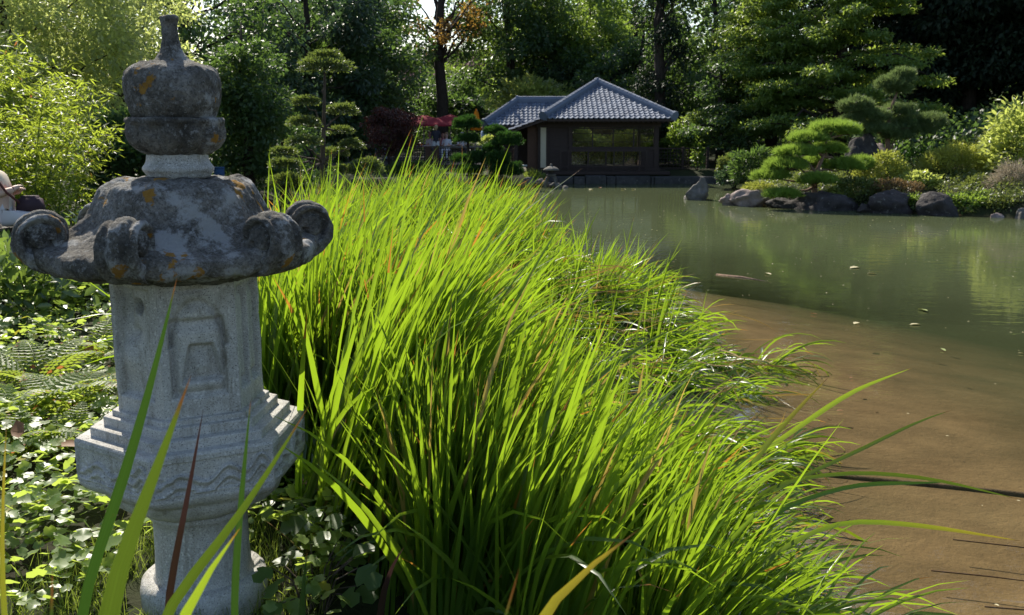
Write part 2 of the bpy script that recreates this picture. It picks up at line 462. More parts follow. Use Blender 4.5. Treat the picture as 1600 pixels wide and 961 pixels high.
# ------------------------------------------------------------------ scattered leaves
DIAMOND = (np.array([(0, 0, 0), (.45, .5, .12), (1, 0, -.08), (.45, -.5, .12)]), np.array([(0, 2, 1), (0, 3, 2)]))
LOBED = (np.array([(0, 0, 0), (.22, .36, .05), (.46, .50, .03), (.56, .27, .06), (.84, .34, .0), (1, 0, -.08), (.84, -.34, .0), (.56, -.27, .06), (.46, -.50, .03), (.22, -.36, .05), (.45, 0, -.03)]),
         np.array([(0, 10, 1), (1, 10, 2), (2, 10, 3), (3, 10, 5), (3, 5, 4), (0, 9, 10), (9, 8, 10), (8, 7, 10), (7, 5, 10), (7, 6, 5)]))
OVAL = (np.array([(0, 0, 0), (.25, .36, .08), (.65, .40, .06), (1, 0, -.12), (.65, -.40, .06), (.25, -.36, .08), (.5, 0, -.02)]),
        np.array([(0, 6, 1), (1, 6, 2), (2, 6, 3), (0, 5, 6), (5, 4, 6), (4, 3, 6)]))
NEEDLE = (np.array([(0, .5, 0), (0, -.5, 0), (1, 0, 0)]), np.array([(0, 1, 2)]))
def scatter(tpl, P, D, N, L, Wd):
    tv, tf = tpl
    n = len(P); D = nrm(D); Y = nrm(np.cross(N, D)); Z = np.cross(D, Y)
    L = np.broadcast_to(np.asarray(L, float), (n,)); Wd = np.broadcast_to(np.asarray(Wd, float), (n,))
    V = P[:, None] + tv[None, :, 0, None] * D[:, None] * L[:, None, None] + tv[None, :, 1, None] * Y[:, None] * Wd[:, None, None] + tv[None, :, 2, None] * Z[:, None] * Wd[:, None, None]
    F = tf[None] + (np.arange(n) * len(tv))[:, None, None]
    return V.reshape(-1, 3), F.reshape(-1, 3)
def rnd_unit(n):
    return nrm(rng.normal(size=(n, 3)))
def leaf_cloud(C, cr, per, size, flat=.7, droop=.3, up=.6, tpl=DIAMOND, aspect=.5, out=.8):
    """leaves in clumps round the centres C"""
    C = np.asarray(C, float); k = len(C)
    cr = np.broadcast_to(np.asarray(cr, float), (k,))
    idx = np.repeat(np.arange(k), per)
    u = rnd_unit(len(idx)) * (rng.uniform(.15, 1, len(idx)) ** .5)[:, None]
    off = u * cr[idx][:, None] * np.array([1, 1, flat])
    P = C[idx] + off
    D = rng.normal(size=P.shape) * .6 + out * nrm(off) + np.array([0, 0, -droop])
    N = rng.normal(size=P.shape) * .6 + np.array([0, 0, up]) + nrm(off) * .3
    L = size * rng.uniform(.65, 1.35, len(P))
    return scatter(tpl, P, D, N, L, L * aspect)
def ellipsoid_pts(c, r, n, shell=.35, zmin=-1.0):
    out = []
    while len(out) < n:
        u = rnd_unit(1)[0]
        if u[2] < zmin: continue
        rad = rng.uniform(shell ** 3, 1) ** (1 / 3)
        out.append(np.asarray(c) + u * rad * np.asarray(r))
    return np.array(out)

def limb(mb, a, b, r0, r1, sag=.0, k=6, wob=.12):
    a = np.asarray(a, float); b = np.asarray(b, float)
    t = np.linspace(0, 1, 6)[:, None]
    P = a + (b - a) * t
    d = np.linalg.norm(b - a)
    P[1:-1] += rng.normal(size=(4, 3)) * d * wob * .3
    P[:, 2] += sag * d * np.sin(np.pi * t[:, 0])
    mb.tube(P, np.linspace(r0, r1, 6), k)
    return P
def tree(name, label, x, y, ztop, tr, cz, rad, clumps, per, cr, leaf, mat, bark='bark_dark', cat='tree', group=None, flat=.7, droop=.3, up=.6, limbs=9, shell=.45, lean=(0, 0), aspect=.5, zmin=-1., centre=None, extra=None, tpl=DIAMOND):
    zb = Hf(x, y) - .1
    root = thing(name, (x, y, zb), label, cat, group)
    c = np.array([x + lean[0], y + lean[1], cz]) if centre is None else np.asarray(centre, float)
    top = np.array([c[0], c[1], ztop])
    t = NTR = MB()
    pts = np.array([(x, y, zb), (x + .02, y, zb + .25), *[np.array((x, y, zb)) + (top - np.array((x, y, zb))) * s + rng.normal(size=3) * .10 * np.array([1, 1, 0]) for s in (.25, .45, .65, .85)], top])
    t.tube(pts, np.array([1.5, 1.1, .95, .8, .6, .35, .08]) * tr, 9)
    C = ellipsoid_pts(c, rad, clumps, shell, zmin)
    if extra is not None: C = np.concatenate([C, np.asarray(extra, float)])
    for i in rng.choice(len(C), min(limbs, len(C)), replace=False):
        s = np.clip((C[i][2] - zb) / max(top[2] - zb, .1) * .75, .2, .95)
        a = pts[0] + (top - pts[0]) * s
        limb(t, a, C[i], tr * .42 * (1.15 - s), tr * .06, .05)
    t.build("trunk", M[bark], root, True)
    V, F = leaf_cloud(C, np.full(len(C), cr) * rng.uniform(.7, 1.3, len(C)), per, leaf, flat, droop, up, aspect=aspect, tpl=tpl)
    o = link("crown", mesh_np("crown", V - np.array(root.location[:]), F, None, M[mat], True), root)
    tag(o, kind='stuff')
    return root
def shrub(name, label, c, rad, n, leaf, mat, cat='shrub', group=None, bumps=.14, clumps=0, tpl=DIAMOND, aspect=.5, stems=True, inner=.75, out=1.0):
    """leaves set over a bumpy rounded body, c = base centre"""
    c = np.asarray(c, float); rad = np.asarray(rad, float)
    root = thing(name, (c[0], c[1], c[2]), label, cat, group)
    u = rnd_unit(n); u[:, 2] = np.where(u[:, 2] < -.25, -u[:, 2], u[:, 2])
    b = np.zeros(n); ph = rng.uniform(0, 6.28, 8); ax = rnd_unit(8)
    for i in range(8): b += np.sin((u @ ax[i]) * rng.uniform(4, 11) + ph[i]) / 8
    rr = (1 + bumps * 2.2 * b) * rng.uniform(inner, 1.06, n)
    cc = c + np.array([0, 0, rad[2] * .30])
    P = cc + u * rad * np.array([1, 1, .75]) * rr[:, None]
    D = nrm(u / rad) * out + rng.normal(size=P.shape) * .55
    N = nrm(rng.normal(size=P.shape) * .7 + np.array([0, 0, .7]) + u * .3)
    L = leaf * rng.uniform(.6, 1.35, n)
    V, F = scatter(tpl, P, D, N, L, L * aspect)
    o = link("foliage", mesh_np("foliage", V - np.array(root.location[:]), F, None, M[mat], True), root); tag(o, kind='stuff')
    if stems:
        t = MB()
        for i in range(6):
            a = c + np.array([rng.uniform(-.15, .15) * rad[0], rng.uniform(-.15, .15) * rad[1], -.08])
            limb(t, a, cc + rnd_unit(1)[0] * rad * .5 * np.array([1, 1, .6]), .035 * max(rad[0], .4), .008, .05, 5)
        t.build("stem", M['bark_dark'], root, True)
    return root
def pad_cloud(c, r, n, L, wdt, mat, name, parent, spread=.7, tuft=True):
    """a pruned pad of needles: tufts over a flattened dome"""
    c = np.asarray(c, float); r = np.asarray(r, float)
    u = rnd_unit(n); u[:, 2] = np.where(u[:, 2] < -.35, np.abs(u[:, 2]), u[:, 2])
    ph = rng.uniform(0, 6.28, 6); ax = rnd_unit(6); b = np.zeros(n)
    for i in range(6): b += np.sin((u @ ax[i]) * rng.uniform(4, 9) + ph[i]) / 6
    P = c + u * r * ((1 + .35 * b) * rng.uniform(.45, 1.0, n))[:, None]
    if tuft:
        k = 7
        P = np.repeat(P, k, 0); n2 = len(P); uu = np.repeat(u, k, 0)
        D = uu * .7 + np.array([0, 0, .75]) + rng.normal(size=(n2, 3)) * spread
        V, F = scatter(NEEDLE, P, D, rnd_unit(n2), L * rng.uniform(.6, 1.2, n2), wdt)
    else:
        D = u + np.array([0, 0, .25]) + rng.normal(size=(n, 3)) * spread
        V, F = scatter(DIAMOND, P, D, rnd_unit(n) + np.array([0, 0, .6]), L * rng.uniform(.6, 1.3, n), wdt)
    o = link(name, mesh_np(name, V - wloc(parent), F, None, M[mat], True), parent); tag(o, kind='stuff')
    return o

# ------------------------------------------------------------------ stone lantern (foreground)
LX, LY = -1.033, 3.0
PHI0 = R(-3)
lant = thing('stone_lantern', (LX, LY, .8), 'tall weathered grey granite lantern with curled roof corners standing left of the iris bed', 'stone lantern')
LC = (LX, LY)
def zl(py, Y=LY): return W(0, py, Y)[2]
def rl(rpx, py): return rpx * mpp(py, LY)
lant.scale = (.96, .96, 1)
def dense(pr, n=110):
    pr = np.array(pr, float); d = np.concatenate([[0], np.cumsum(np.hypot(*np.diff(pr, axis=0).T))]); t_ = np.linspace(0, d[-1], n)
    q_ = np.stack([np.interp(t_, d, pr[:, 0]), np.interp(t_, d, pr[:, 1])], 1)
    for _ in range(3): q_[1:-1] = (q_[:-2] + 2 * q_[1:-1] + q_[2:]) / 4
    return q_
fin_prof = [(0, 24.2), (11, 24), (14.5, 25), (15, 28), (12.8, 33), (12.2, 40), (12.6, 50), (13.6, 60), (14.6, 68), (17, 77), (21, 85), (25, 91), (31, 96), (46, 99.5), (58, 103), (66, 108), (71.5, 115), (74.5, 125), (75.5, 134), (76, 145), (75, 157), (72.5, 168), (69, 177), (65, 184)]
mb = MB(); mb.lathe([(rl(r, y), zl(y)) for r, y in dense(fin_prof)], LC, 130)
me = evaluated(mb.mesh("finial", M['weathered'], wloc(lant), True), []); roughen(me, .006, 9, 3, 4); roughen(me, .004, 34, 5, 4); set_smooth(me)
fin = link('finial', me, lant)
lot_prof = [(60, 183.5), (74, 184), (77.5, 187), (76.5, 192), (74, 197), (75.5, 203), (75.5, 210), (73.5, 218), (69, 225), (62, 232), (54, 238), (48, 241)]
def lotmod(th, i):
    if i < 16: return 1 + .010 * np.sin(th * 17 + i * .3)
    e = min(1, (i - 15) / 8)
    return 1 + e * (.15 * np.abs(np.sin(th * 6 + .5)) - .10)
mb = MB(); mb.lathe([(rl(r, y), zl(y)) for r, y in dense(lot_prof, 60)], LC, 180, lotmod)
me = evaluated(mb.mesh("lotus_bowl", M['weathered'], wloc(lant), True), []); roughen(me, .004, 12, 5, 4); set_smooth(me)
link('lotus_bowl', me, lant)
col_prof = [(44, 239), (48, 241), (47, 246), (48.5, 252), (52, 257), (55.5, 260), (56, 265), (53, 268), (50, 272), (48, 280)]
mb = MB(); mb.lathe([(rl(r, y), zl(y)) for r, y in col_prof], LC, 64)
me = evaluated(mb.mesh("collar", M['granite'], wloc(lant), True), [('SUBSURF', {'levels': 1, 'render_levels': 1})]); roughen(me, .003, 14, 5, 3); set_smooth(me)
link('collar', me, lant)

def hexd(phi):
    return ((phi - PHI0) % (math.pi / 3)) - math.pi / 6
# roof: polar height field with a thick rim, remeshed so it reads as carved stone
prof = [(.0, 2.238), (.12, 2.236), (.19, 2.228), (.226, 2.207), (.247, 2.172), (.264, 2.132), (.286, 2.096), (.320, 2.064), (.370, 2.040), (.415, 2.030), (.428, 2.022)]
under = [(.430, 2.005), (.426, 1.985), (.412, 1.972), (.38, 1.966), (.30, 1.945), (.20, 1.925), (.0, 1.92)]
K = 144
th = np.arange(K) * 2 * math.pi / K
cornerness = np.abs(hexd(th)) / (math.pi / 6)
V = []
for i, (r, z) in enumerate(prof + under):
    f = np.clip((r - .10) / .33, 0, 1)
    rr = r * (1 + f * (-.02 + .10 * cornerness ** 3))
    zz = z + f ** 2 * (.030 * cornerness ** 4)
    rib = np.exp(-((1 - cornerness) / .14) ** 2) * .014 * ss((r - .22) / .08) * (1 if i < len(prof) else 0)
    flute = .004 * np.sin(cornerness * math.pi * 2.5) * ss((r - .15) / .05) * ss((.34 - r) / .06) * (1 if i < len(prof) else 0)
    V.append(np.stack([LX + rr * np.sin(th), LY - rr * np.cos(th), zz + rib + flute], 1))
n = len(V); V = np.concatenate(V)
ii, jj = np.meshgrid(np.arange(n - 1), np.arange(K), indexing='ij'); j2 = (jj + 1) % K
Q = np.stack([ii * K + jj, (ii + 1) * K + jj, (ii + 1) * K + j2, ii * K + j2], -1).reshape(-1, 4)
me = mesh_np("roof", V - wloc(lant), None, Q, M['weathered'])
me = evaluated(me, [('REMESH', {'mode': 'VOXEL', 'voxel_size': .008, 'use_smooth_shade': True}), ('SMOOTH', {'factor': .5, 'iterations': 3})])
roughen(me, .010, 7, 1, 5); roughen(me, .006, 30, 5, 4); me.materials.clear(); me.materials.append(M['weathered']); set_smooth(me)
roof = link('roof', me, lant)
# curled corner: a ribbed roll with its axis across the corner, and the tail that runs into the roof
mb = MB()
SR = .088
ws = [(-.0745, .0), (-.070, .028), (-.066, .034), (-.068, .046), (-.074, .054), (-.074, .074), (-.066, .084), (-.052, .0885), (-.042, .078), (-.035, .074), (-.029, .082), (-.018, .0945), (0, .098), (.018, .0945), (.029, .082), (.035, .074), (.042, .078), (.052, .0885), (.066, .084), (.074, .074), (.074, .054), (.068, .046), (.066, .034), (.070, .028), (.0745, .0)]
k = 40; a = np.arange(k) * 2 * math.pi / k
V = np.concatenate([np.stack([.418 + .86 * r * np.cos(a), np.full(k, w * .86), 2.066 + .86 * r * np.sin(a) - r * .12 * np.cos(a)], 1) for w, r in ws])
n = len(ws); ii, jj = np.meshgrid(np.arange(n - 1), np.arange(k), indexing='ij'); j2 = (jj + 1) % k
mb.add(V, None, np.stack([ii * k + jj, ii * k + j2, (ii + 1) * k + j2, (ii + 1) * k + jj], -1).reshape(-1, 4))
def tail(prof2, w0, w1):
    m = len(prof2); V = []
    for s in (-1, 1):
        for i, (r, z) in enumerate(prof2): V.append((r, s * (w0 + (w1 - w0) * i / (m - 1)), z))
    q = [(i, i + 1, m + i + 1, m + i) for i in range(m - 1)] + [(m - 1, 0, m, 2 * m - 1)]
    bm = MB(); bm.add(V, None, q)
    return V, q, m
low = [(.475, 2.02), (.455, 1.988), (.42, 1.968), (.33, 1.955), (.27, 1.95), (.27, 2.03), (.33, 2.03), (.40, 2.03), (.44, 2.05)]
V, q, m = tail(low, .058, .04)
tri = [(0, i + 1, i) for i in range(1, m - 1)] + [(m, m + i, m + i + 1) for i in range(1, m - 1)]
mb.add(V, tri, q)
me = mb.mesh("scroll", M['weathered'], (0, 0, 0))
me = evaluated(me, [('REMESH', {'mode': 'VOXEL', 'voxel_size': .0042, 'use_smooth_shade': True}), ('SMOOTH', {'factor': .5, 'iterations': 2})])
# spiral groove on both cheeks
co = np.empty(len(me.vertices) * 3, np.float32); me.vertices.foreach_get("co", co); co = co.reshape(-1, 3)
dr = np.hypot(co[:, 0] - .418, co[:, 2] - 2.066); an = np.arctan2(co[:, 2] - 2.066, co[:, 0] - .418)
g = np.exp(-((dr - .042 - .014 * an / math.pi) / .0085) ** 2) * (np.abs(co[:, 1]) > .046)
co[:, 1] -= np.sign(co[:, 1]) * g * .022
me.vertices.foreach_set("co", co.ravel())
roughen(me, .004, 11, 2, 4); roughen(me, .0028, 34, 5, 4); me.materials.clear(); me.materials.append(M['weathered']); set_smooth(me)
for kk in range(6):
    ph = PHI0 + kk * math.pi / 3
    o = link('scroll', me, roof)
    o.location = (0, 0, -.8); o.rotation_euler = (0, 0, ph - math.pi / 2)
    if kk: o.data = me

def relief_faces(Rc, z0, z1, hf, nu, nv, mb, top=None, phase=0):
    """six upright faces of a hexagonal block, each displaced by hf(k,u,v)"""
    for k in range(6):
        a0, a1 = PHI0 + k * math.pi / 3, PHI0 + (k + 1) * math.pi / 3
        p0 = np.array([LX + Rc * math.sin(a0), LY - Rc * math.cos(a0)]); p1 = np.array([LX + Rc * math.sin(a1), LY - Rc * math.cos(a1)])
        am = (a0 + a1) / 2; nv_ = np.array([math.sin(am), -math.cos(am)])
        u, v = np.meshgrid(np.linspace(0, 1, nu), np.linspace(0, 1, nv), indexing='ij')
        h = hf(k, u, v)
        X = p0[0] + (p1[0] - p0[0]) * u + nv_[0] * h; Y = p0[1] + (p1[1] - p0[1]) * u + nv_[1] * h
        mb.add(np.stack([X, Y, z0 + (z1 - z0) * v], -1), None, grid_faces(nu, nv))
def rbox(u, v, u0, u1, v0, v1, e=.02):
    return ss((u - u0) / e + .5) * ss((u1 - u) / e + .5) * ss((v - v0) / e + .5) * ss((v1 - v) / e + .5)
def chamber_h(k, u, v):
    if k % 3 == 0:      # arched niche with a bell shape
        h = -.010 * rbox(u, v, .12, .84, .17, .72, .05)
        arch = np.hypot((u - .50) / .36, (v - .50) / .34)
        h += -.006 * np.exp(-((arch - 1.0) / .10) ** 2) * (v > .52)
        wv = .27 - .42 * (v - .27)
        bell = ss((wv - np.abs(u - .53)) / .04 + .5) * ss((v - .26) / .03) * ss((.55 - v) / .03)
        h += .009 * rbox(u, v, .20, .80, .2, .66, .10) - .014 * bell
        h += .007 * np.exp(-(((u - .53) / .13) ** 2 + ((v - .38) / .09) ** 2))
        h += -.006 * np.exp(-(((u - .48) / .17) ** 2 + ((v - .93) / .018) ** 2))
    elif k % 3 == 2:    # worn figure with a drilled hole
        h = -.010 * rbox(u, v, .08, .82, .14, .93, .03)
        h += -.012 * np.exp(-(((u - .18) / .10) ** 2 + ((v - .80) / .16) ** 2))
        h += -.010 * np.exp(-(((u - .33) / .14) ** 2 + ((v - .60) / .05) ** 2))
        h += .009 * np.exp(-(((u - .30) / .20) ** 2 + ((v - .42) / .12) ** 2))
        h += -.045 * ss(1.5 - np.hypot((u - .46) / .075, (v - .80) / .042))
    else:               # upright grooved panels
        h = -.010 * rbox(u, v, .10, .46, .18, .92, .05) - .010 * rbox(u, v, .56, .92, .18, .92, .05)
        h += .006 * rbox(u, v, .17, .39, .24, .86, .06) + .006 * rbox(u, v, .63, .85, .24, .86, .06)
    return h * 2.6
mb = MB(); relief_faces(.234, 1.512, 1.94, chamber_h, 72, 88, mb)
me = mb.mesh("light_chamber", M['granite'], wloc(lant), True); roughen(me, .0022, 22, 3, 4)
link('light_chamber', me, lant)

def hexring(mb, rings, cap_top=True):
    V = []
    for Rc, z in rings:
        for k in range(6):
            a_ = PHI0 + k * math.pi / 3; V.append((LX + Rc * math.sin(a_), LY - Rc * math.cos(a_), z))
    Q = [(i * 6 + j, (i + 1) * 6 + j, (i + 1) * 6 + (j + 1) % 6, i * 6 + (j + 1) % 6) for i in range(len(rings) - 1) for j in range(6)]
    m = len(V); V += [(LX, LY, rings[0][1]), (LX, LY, rings[-1][1])]
    T = [(m, j, (j + 1) % 6) for j in range(6)] + [(m + 1, (len(rings) - 1) * 6 + (j + 1) % 6, (len(rings) - 1) * 6 + j) for j in range(6)]
    mb.add(V, T, Q)
plat = None
def wave_h(k, u, v):
    h = -.006 * rbox(u, v, .03, .97, .08, .86, .04)
    f = v - .42 * np.exp(-((u - .62 - .04 * (k % 3)) / .12) ** 2) - .50 * np.exp(-((u - .90) / .09) ** 2) - .22 * np.exp(-((u - .26 - .05 * (k % 2)) / .13) ** 2) - .06 * np.sin(u * 9 + k)
    crest = .5 + .5 * np.cos(np.clip(f, -.25, .36) * 2 * math.pi / .27)
    h += .012 * crest * ss((.34 - f) / .06) * ss((f + .25) / .08) * rbox(u, v, .05, .96, .05, .84, .06)
    h += .003 * np.sin(u * 40 + v * 18) * rbox(u, v, .05, .4, .1, .5, .1)
    return h
mb = MB(); relief_faces(.375, 1.314, 1.436, wave_h, 96, 40, mb)
mb2 = MB(); hexring(mb2, [(.357, 1.4445), (.369, 1.444), (.375, 1.436)])
V2 = np.concatenate(mb2.V)
mb.add(V2, np.concatenate(mb2.T)[:6], np.concatenate(mb2.Q))
me = mb.mesh("platform", M['granite'], wloc(lant)); roughen(me, .0016, 26, 1, 3)
plat = link('platform', me, lant)
for Rc, z0, z1 in ((.326, 1.436, 1.474), (.284, 1.466, 1.503), (.256, 1.496, 1.520)):
    mb = MB(); hexring(mb, [(Rc, z1), (Rc, z0)])
    me = evaluated(mb.mesh("step", M['granite'], wloc(plat)), [('BEVEL', {'width': .004, 'segments': 2})]); link('step', me, plat)
# lotus base under the platform
mb = MB()
lp = [(.373, 1.3135), (.370, 1.296), (.356, 1.280), (.335, 1.268), (.305, 1.262), (.300, 1.252), (.282, 1.228), (.250, 1.204), (.212, 1.186), (.186, 1.176), (.170, 1.168), (.160, 1.165)]
def lmod(th, i):
    r0 = lp[i][0]
    hexf = math.cos(math.pi / 6) / np.cos(hexd(th)); w = ss((r0 - .26) / .10)
    pet = 1 + .05 * (np.abs(np.cos(th * 4 + .3)) ** .5 - .6) * ss((.34 - r0) / .04) * ss((r0 - .17) / .05)
    return (w * hexf + (1 - w) * .97) * pet
mb.lathe(lp, LC, 120, lmod)
me = mb.mesh("lotus_base", M['granite'], wloc(lant), True); roughen(me, .004, 16, 4, 4); link('lotus_base', me, lant)
mb = MB(); mb.lathe([(.155, 1.175), (.168, 1.172), (.171, 1.160), (.168, 1.148), (.158, 1.143), (.157, 1.10), (.158, 1.0), (.161, .94), (.168, .928), (.168, .88)], LC, 64)
me = mb.mesh("shaft", M['granite'], wloc(lant), True); roughen(me, .002, 15, 4, 3); link('shaft', me, lant)
mb = MB(); mb.lathe([(.15, .925), (.192, .930), (.208, .918), (.214, .885), (.212, .84), (.19, .78), (.15, .74)], LC, 64)
me = mb.mesh("base_ring", M['granite'], wloc(lant), True); roughen(me, .003, 15, 8, 3); link('base_ring', me, lant)

# ------------------------------------------------------------------ iris bed
def blades(base, az, lean, bend, L, Wd, face, K=9, p=1.6):
    n = len(base); t = np.linspace(0, 1, K)
    th_ = lean[:, None] + bend[:, None] * t[None] ** p
    hx = np.cos(az)[:, None]; hy = np.sin(az)[:, None]
    tang = np.stack([np.sin(th_) * hx, np.sin(th_) * hy, np.cos(th_)], -1)
    step = (L / (K - 1))[:, None, None]
    P = base[:, None] + np.concatenate([np.zeros((n, 1, 3)), np.cumsum((tang[:, 1:] + tang[:, :-1]) / 2 * step, 1)], 1)
    p_ = np.stack([-hy, hx, np.zeros_like(hx)], -1) * np.ones((1, K, 1))
    q_ = np.cross(tang, p_)
    fa = (face[:, None] + .35 * t[None] * np.sign(face)[:, None])[..., None]
    wv = np.cos(fa) * p_ + np.sin(fa) * q_; nv = -np.sin(fa) * p_ + np.cos(fa) * q_
    wt = (np.where(t < .55, .78 + .4 * t, 1.0 - ((t - .55) / .45) ** 1.7)[None] * Wd[:, None])[..., None]
    V = np.stack([P - wv * wt / 2 + nv * wt * .10, P, P + wv * wt / 2 + nv * wt * .10], 2)   # n,K,3,3
    V = V.reshape(n, K * 3, 3)
    i = np.arange(K - 1)[:, None] * 3
    q = np.concatenate([np.concatenate([i, i + 1, i + 4, i + 3], 1), np.concatenate([i + 1, i + 2, i + 5, i + 4], 1)], 0)
    return V, q, np.repeat(t, 3)
def blade_mesh(V, q, t, name, mat, org):
    n, m = V.shape[:2]
    Q = (q[None] + (np.arange(n) * m)[:, None, None]).reshape(-1, 4)
    return mesh_np(name, V.reshape(-1, 3) - np.asarray(org), None, Q, mat, True, attrs={'tip': np.tile(t, n)})

NB = 230000
bx = rng.uniform(-2.6, 3.0, NB); by = rng.uniform(2.75, 13.6, NB)
s = sdf(bx, by)
e = .12
NC = 360                                   # tussocks, each with a bearing of its own
tcx, tcy = rng.uniform(-2.6, 3.0, NC), rng.uniform(2.7, 13.6, NC)
near_t = np.argmin((bx[:, None].astype(np.float32) - tcx[None].astype(np.float32)) ** 2 + (by[:, None].astype(np.float32) - tcy[None].astype(np.float32)) ** 2, 1)
gat = np.where(by < 4.8, .72, .58); bx = tcx[near_t] + (bx - tcx[near_t]) * gat; by = tcy[near_t] + (by - tcy[near_t]) * gat
s = sdf(bx, by)
gxn = (sdf(bx + e, by) - sdf(bx - e, by)) / (2 * e); gyn = (sdf(bx, by + e) - sdf(bx, by - e)) / (2 * e)
left = -.86 - .37 * np.clip(by - 3.3, 0, 3.2) - .08 * np.clip(by - 6.5, 0, 9) + .12 * np.sin(by * 2.7)      # left limit of the stand
front = 2.72 + .33 * ss((-.2 - bx) / .4)
lobe = .30 * np.sin(by * 2.1 + .8) + .20 * np.sin(by * 4.7)
s = s + lobe * ss((by - 4.2) / 1)
dens = ss((s + .12) / .25) * ss((bx - left) / .22) * ss((by - front) / .2)
dens *= np.where(by > 8, .25, np.where(by > 5.2, .37, np.where(by > 4.7, .6, 1.0)))
clus = np.array([mnoise.noise(Vector((float(a) * 2.6, float(b) * 2.6, 0))) for a, b in zip(bx, by)])
dens *= np.clip(.60 + 1.3 * clus, .06, 1)
dens *= ss((np.hypot(bx - LX, by - LY) - .33) / .1)
dens *= 1 - .5 * np.exp(-(((bx - .15) / .9) ** 2 + ((by - 7.7) / .9) ** 2) ** 1.5)
dens *= np.where((by > 3.5) & (by < 4.7), 1.35, 1.0)
keep = rng.uniform(0, 1, NB) < dens * .95
bx, by, s, gxn, gyn, clus, near_t = [q[keep] for q in (bx, by, s, gxn, gyn, clus, near_t)]
t_az, t_L, t_lean, t_flop = rng.normal(0, .75, NC)[near_t], rng.uniform(.58, 1.16, NC)[near_t], rng.normal(0, R(9), NC)[near_t], (rng.uniform(0, 1, NC) < .18)[near_t]
nb = len(bx)
hol = np.clip(1.3 * np.exp(-(((bx - .15) / .95) ** 2 + ((by - 7.7) / .95) ** 2) ** 1.5) + 1.2 * np.exp(-(((bx - 1.35) / .6) ** 2 + ((by - 9.2) / .7) ** 2) ** 1.5), 0, 1)      # trampled hollow
big = np.array([mnoise.noise(Vector((float(a) * 1.1, float(b) * 1.1, 7))) for a, b in zip(bx, by)])
edge = np.clip(ss((1.5 - s) / 1.3) + .35 * big, 0, 1)
front_r = ss((4.3 - by) / .6)
edge = edge * (1 - .85 * ss((4.7 - by) / .8) * (1 - ss((bx - .45) / .7)))
edge = np.maximum(edge, hol * .95)
dirx = -gxn * edge + .60 * (1 - edge); diry = -gyn * edge - .12 * (1 - edge)
az = np.arctan2(diry, dirx) + rng.normal(0, .85, nb) * (1 - .25 * edge)
az = az + t_az
wild = rng.uniform(0, 1, nb) < .20
wild &= ~((bx < -.35) & (by < 3.7))
az = np.where((bx < -.35) & (by < 3.7), rng.normal(.1, .5, nb), az)
az = np.where(wild, rng.uniform(-math.pi, math.pi, nb), az)
lean = np.abs(R(8) + t_lean) + t_flop * R(34) * (by > 4.8) + edge * R(30) + hol * R(18) - (by < 4.4) * R(6) + np.abs(rng.normal(0, R(9), nb)) + wild * R(8)
bend = R(6) + edge * R(42) + t_flop * R(35) * (by > 4.8) + np.abs(rng.normal(0, R(18), nb)) * (1 + edge)
t_L = np.where(by < 4.7, np.maximum(t_L, .92 + .10 * rng.uniform(0, 1, nb)), t_L)
t_L = np.where((by < 4.7) & (rng.uniform(0, 1, nb) < .45), t_L * rng.uniform(.62, .9, nb), t_L)
L = t_L * (1.08 + .12 * clus + rng.normal(0, .13, nb)) * (1 - .24 * edge) * (1 - .52 * hol)
tall = ss((-.22 + .075 * (by - 5) - bx) / .30 + .5)
low = (1 - tall) * ss((by - 4.45) / .35)
spike = (rng.uniform(0, 1, nb) < .045) & (low > .5) & (s > .8)
flop = (rng.uniform(0, 1, nb) < .62) & (low > .3)
lean = np.where(spike, np.abs(rng.normal(R(10), R(6), nb)), lean + low * R(6) + flop * rng.uniform(R(18), R(48), nb))
bend = np.where(spike, R(12), bend + flop * rng.uniform(0, R(40), nb))
az = np.where(flop & (rng.uniform(0, 1, nb) < .4), az + rng.normal(0, 1.1, nb), az)
L = np.where(spike, 1.0 + .12 * rng.normal(size=nb), L * (1 - np.where(by > 7.2, .08, .24) * low) * (1 + .06 * tall))
gap_t = (rng.uniform(0, 1, NC) < .34)[near_t] & (tall < .6) & (rng.uniform(0, 1, nb) < .93)      # sunken tussocks leave deep gaps
L = np.where(gap_t, L * rng.uniform(.28, .5, nb), L)
L *= np.where(by > 7.5, .90, np.where((by < 4.7) & (bx > -.42), .86, np.where(bx > -.3, .86, 1.0)))
L = np.where(rng.uniform(0, 1, nb) < .18, L * rng.uniform(.4, .8, nb), L)
L = np.where(rng.uniform(0, 1, nb) < .035, np.maximum(L * 1.2, .95), L)
Wd = rng.uniform(.010, .025, nb)
print('blades', nb)
face = rng.normal(0, .8, nb)
brk = (rng.uniform(0, 1, nb) < .06) & ~((bx < -.2) & (by < 3.8))
bend = np.where(brk, R(120), bend)
base = np.stack([bx, by, np.maximum(H(bx, by), -.12) - .02], -1)
V, q, tt = blades(base, az, lean, bend, L, Wd, face, 8)
cid = np.where((s > 1.15) & (by > 4.6), 0, np.where(by < 4.6, 1, np.where(by < 7.6, 2, 3)))
info = [('tall upright stand of sunlit green iris leaves behind and right of the stone lantern', (-.9, 6.5)),
        ('front row of iris leaves with a dark shaded foot along the bottom of the picture', (.3, 3.6)),
        ('drooping iris clump arching over brown shallow water behind the front row', (1.2, 6)),
        ('farthest iris clump reaching out into the pond toward the tea house', (1.5, 10.5))]
zt = V[:, :, 2].max(1)
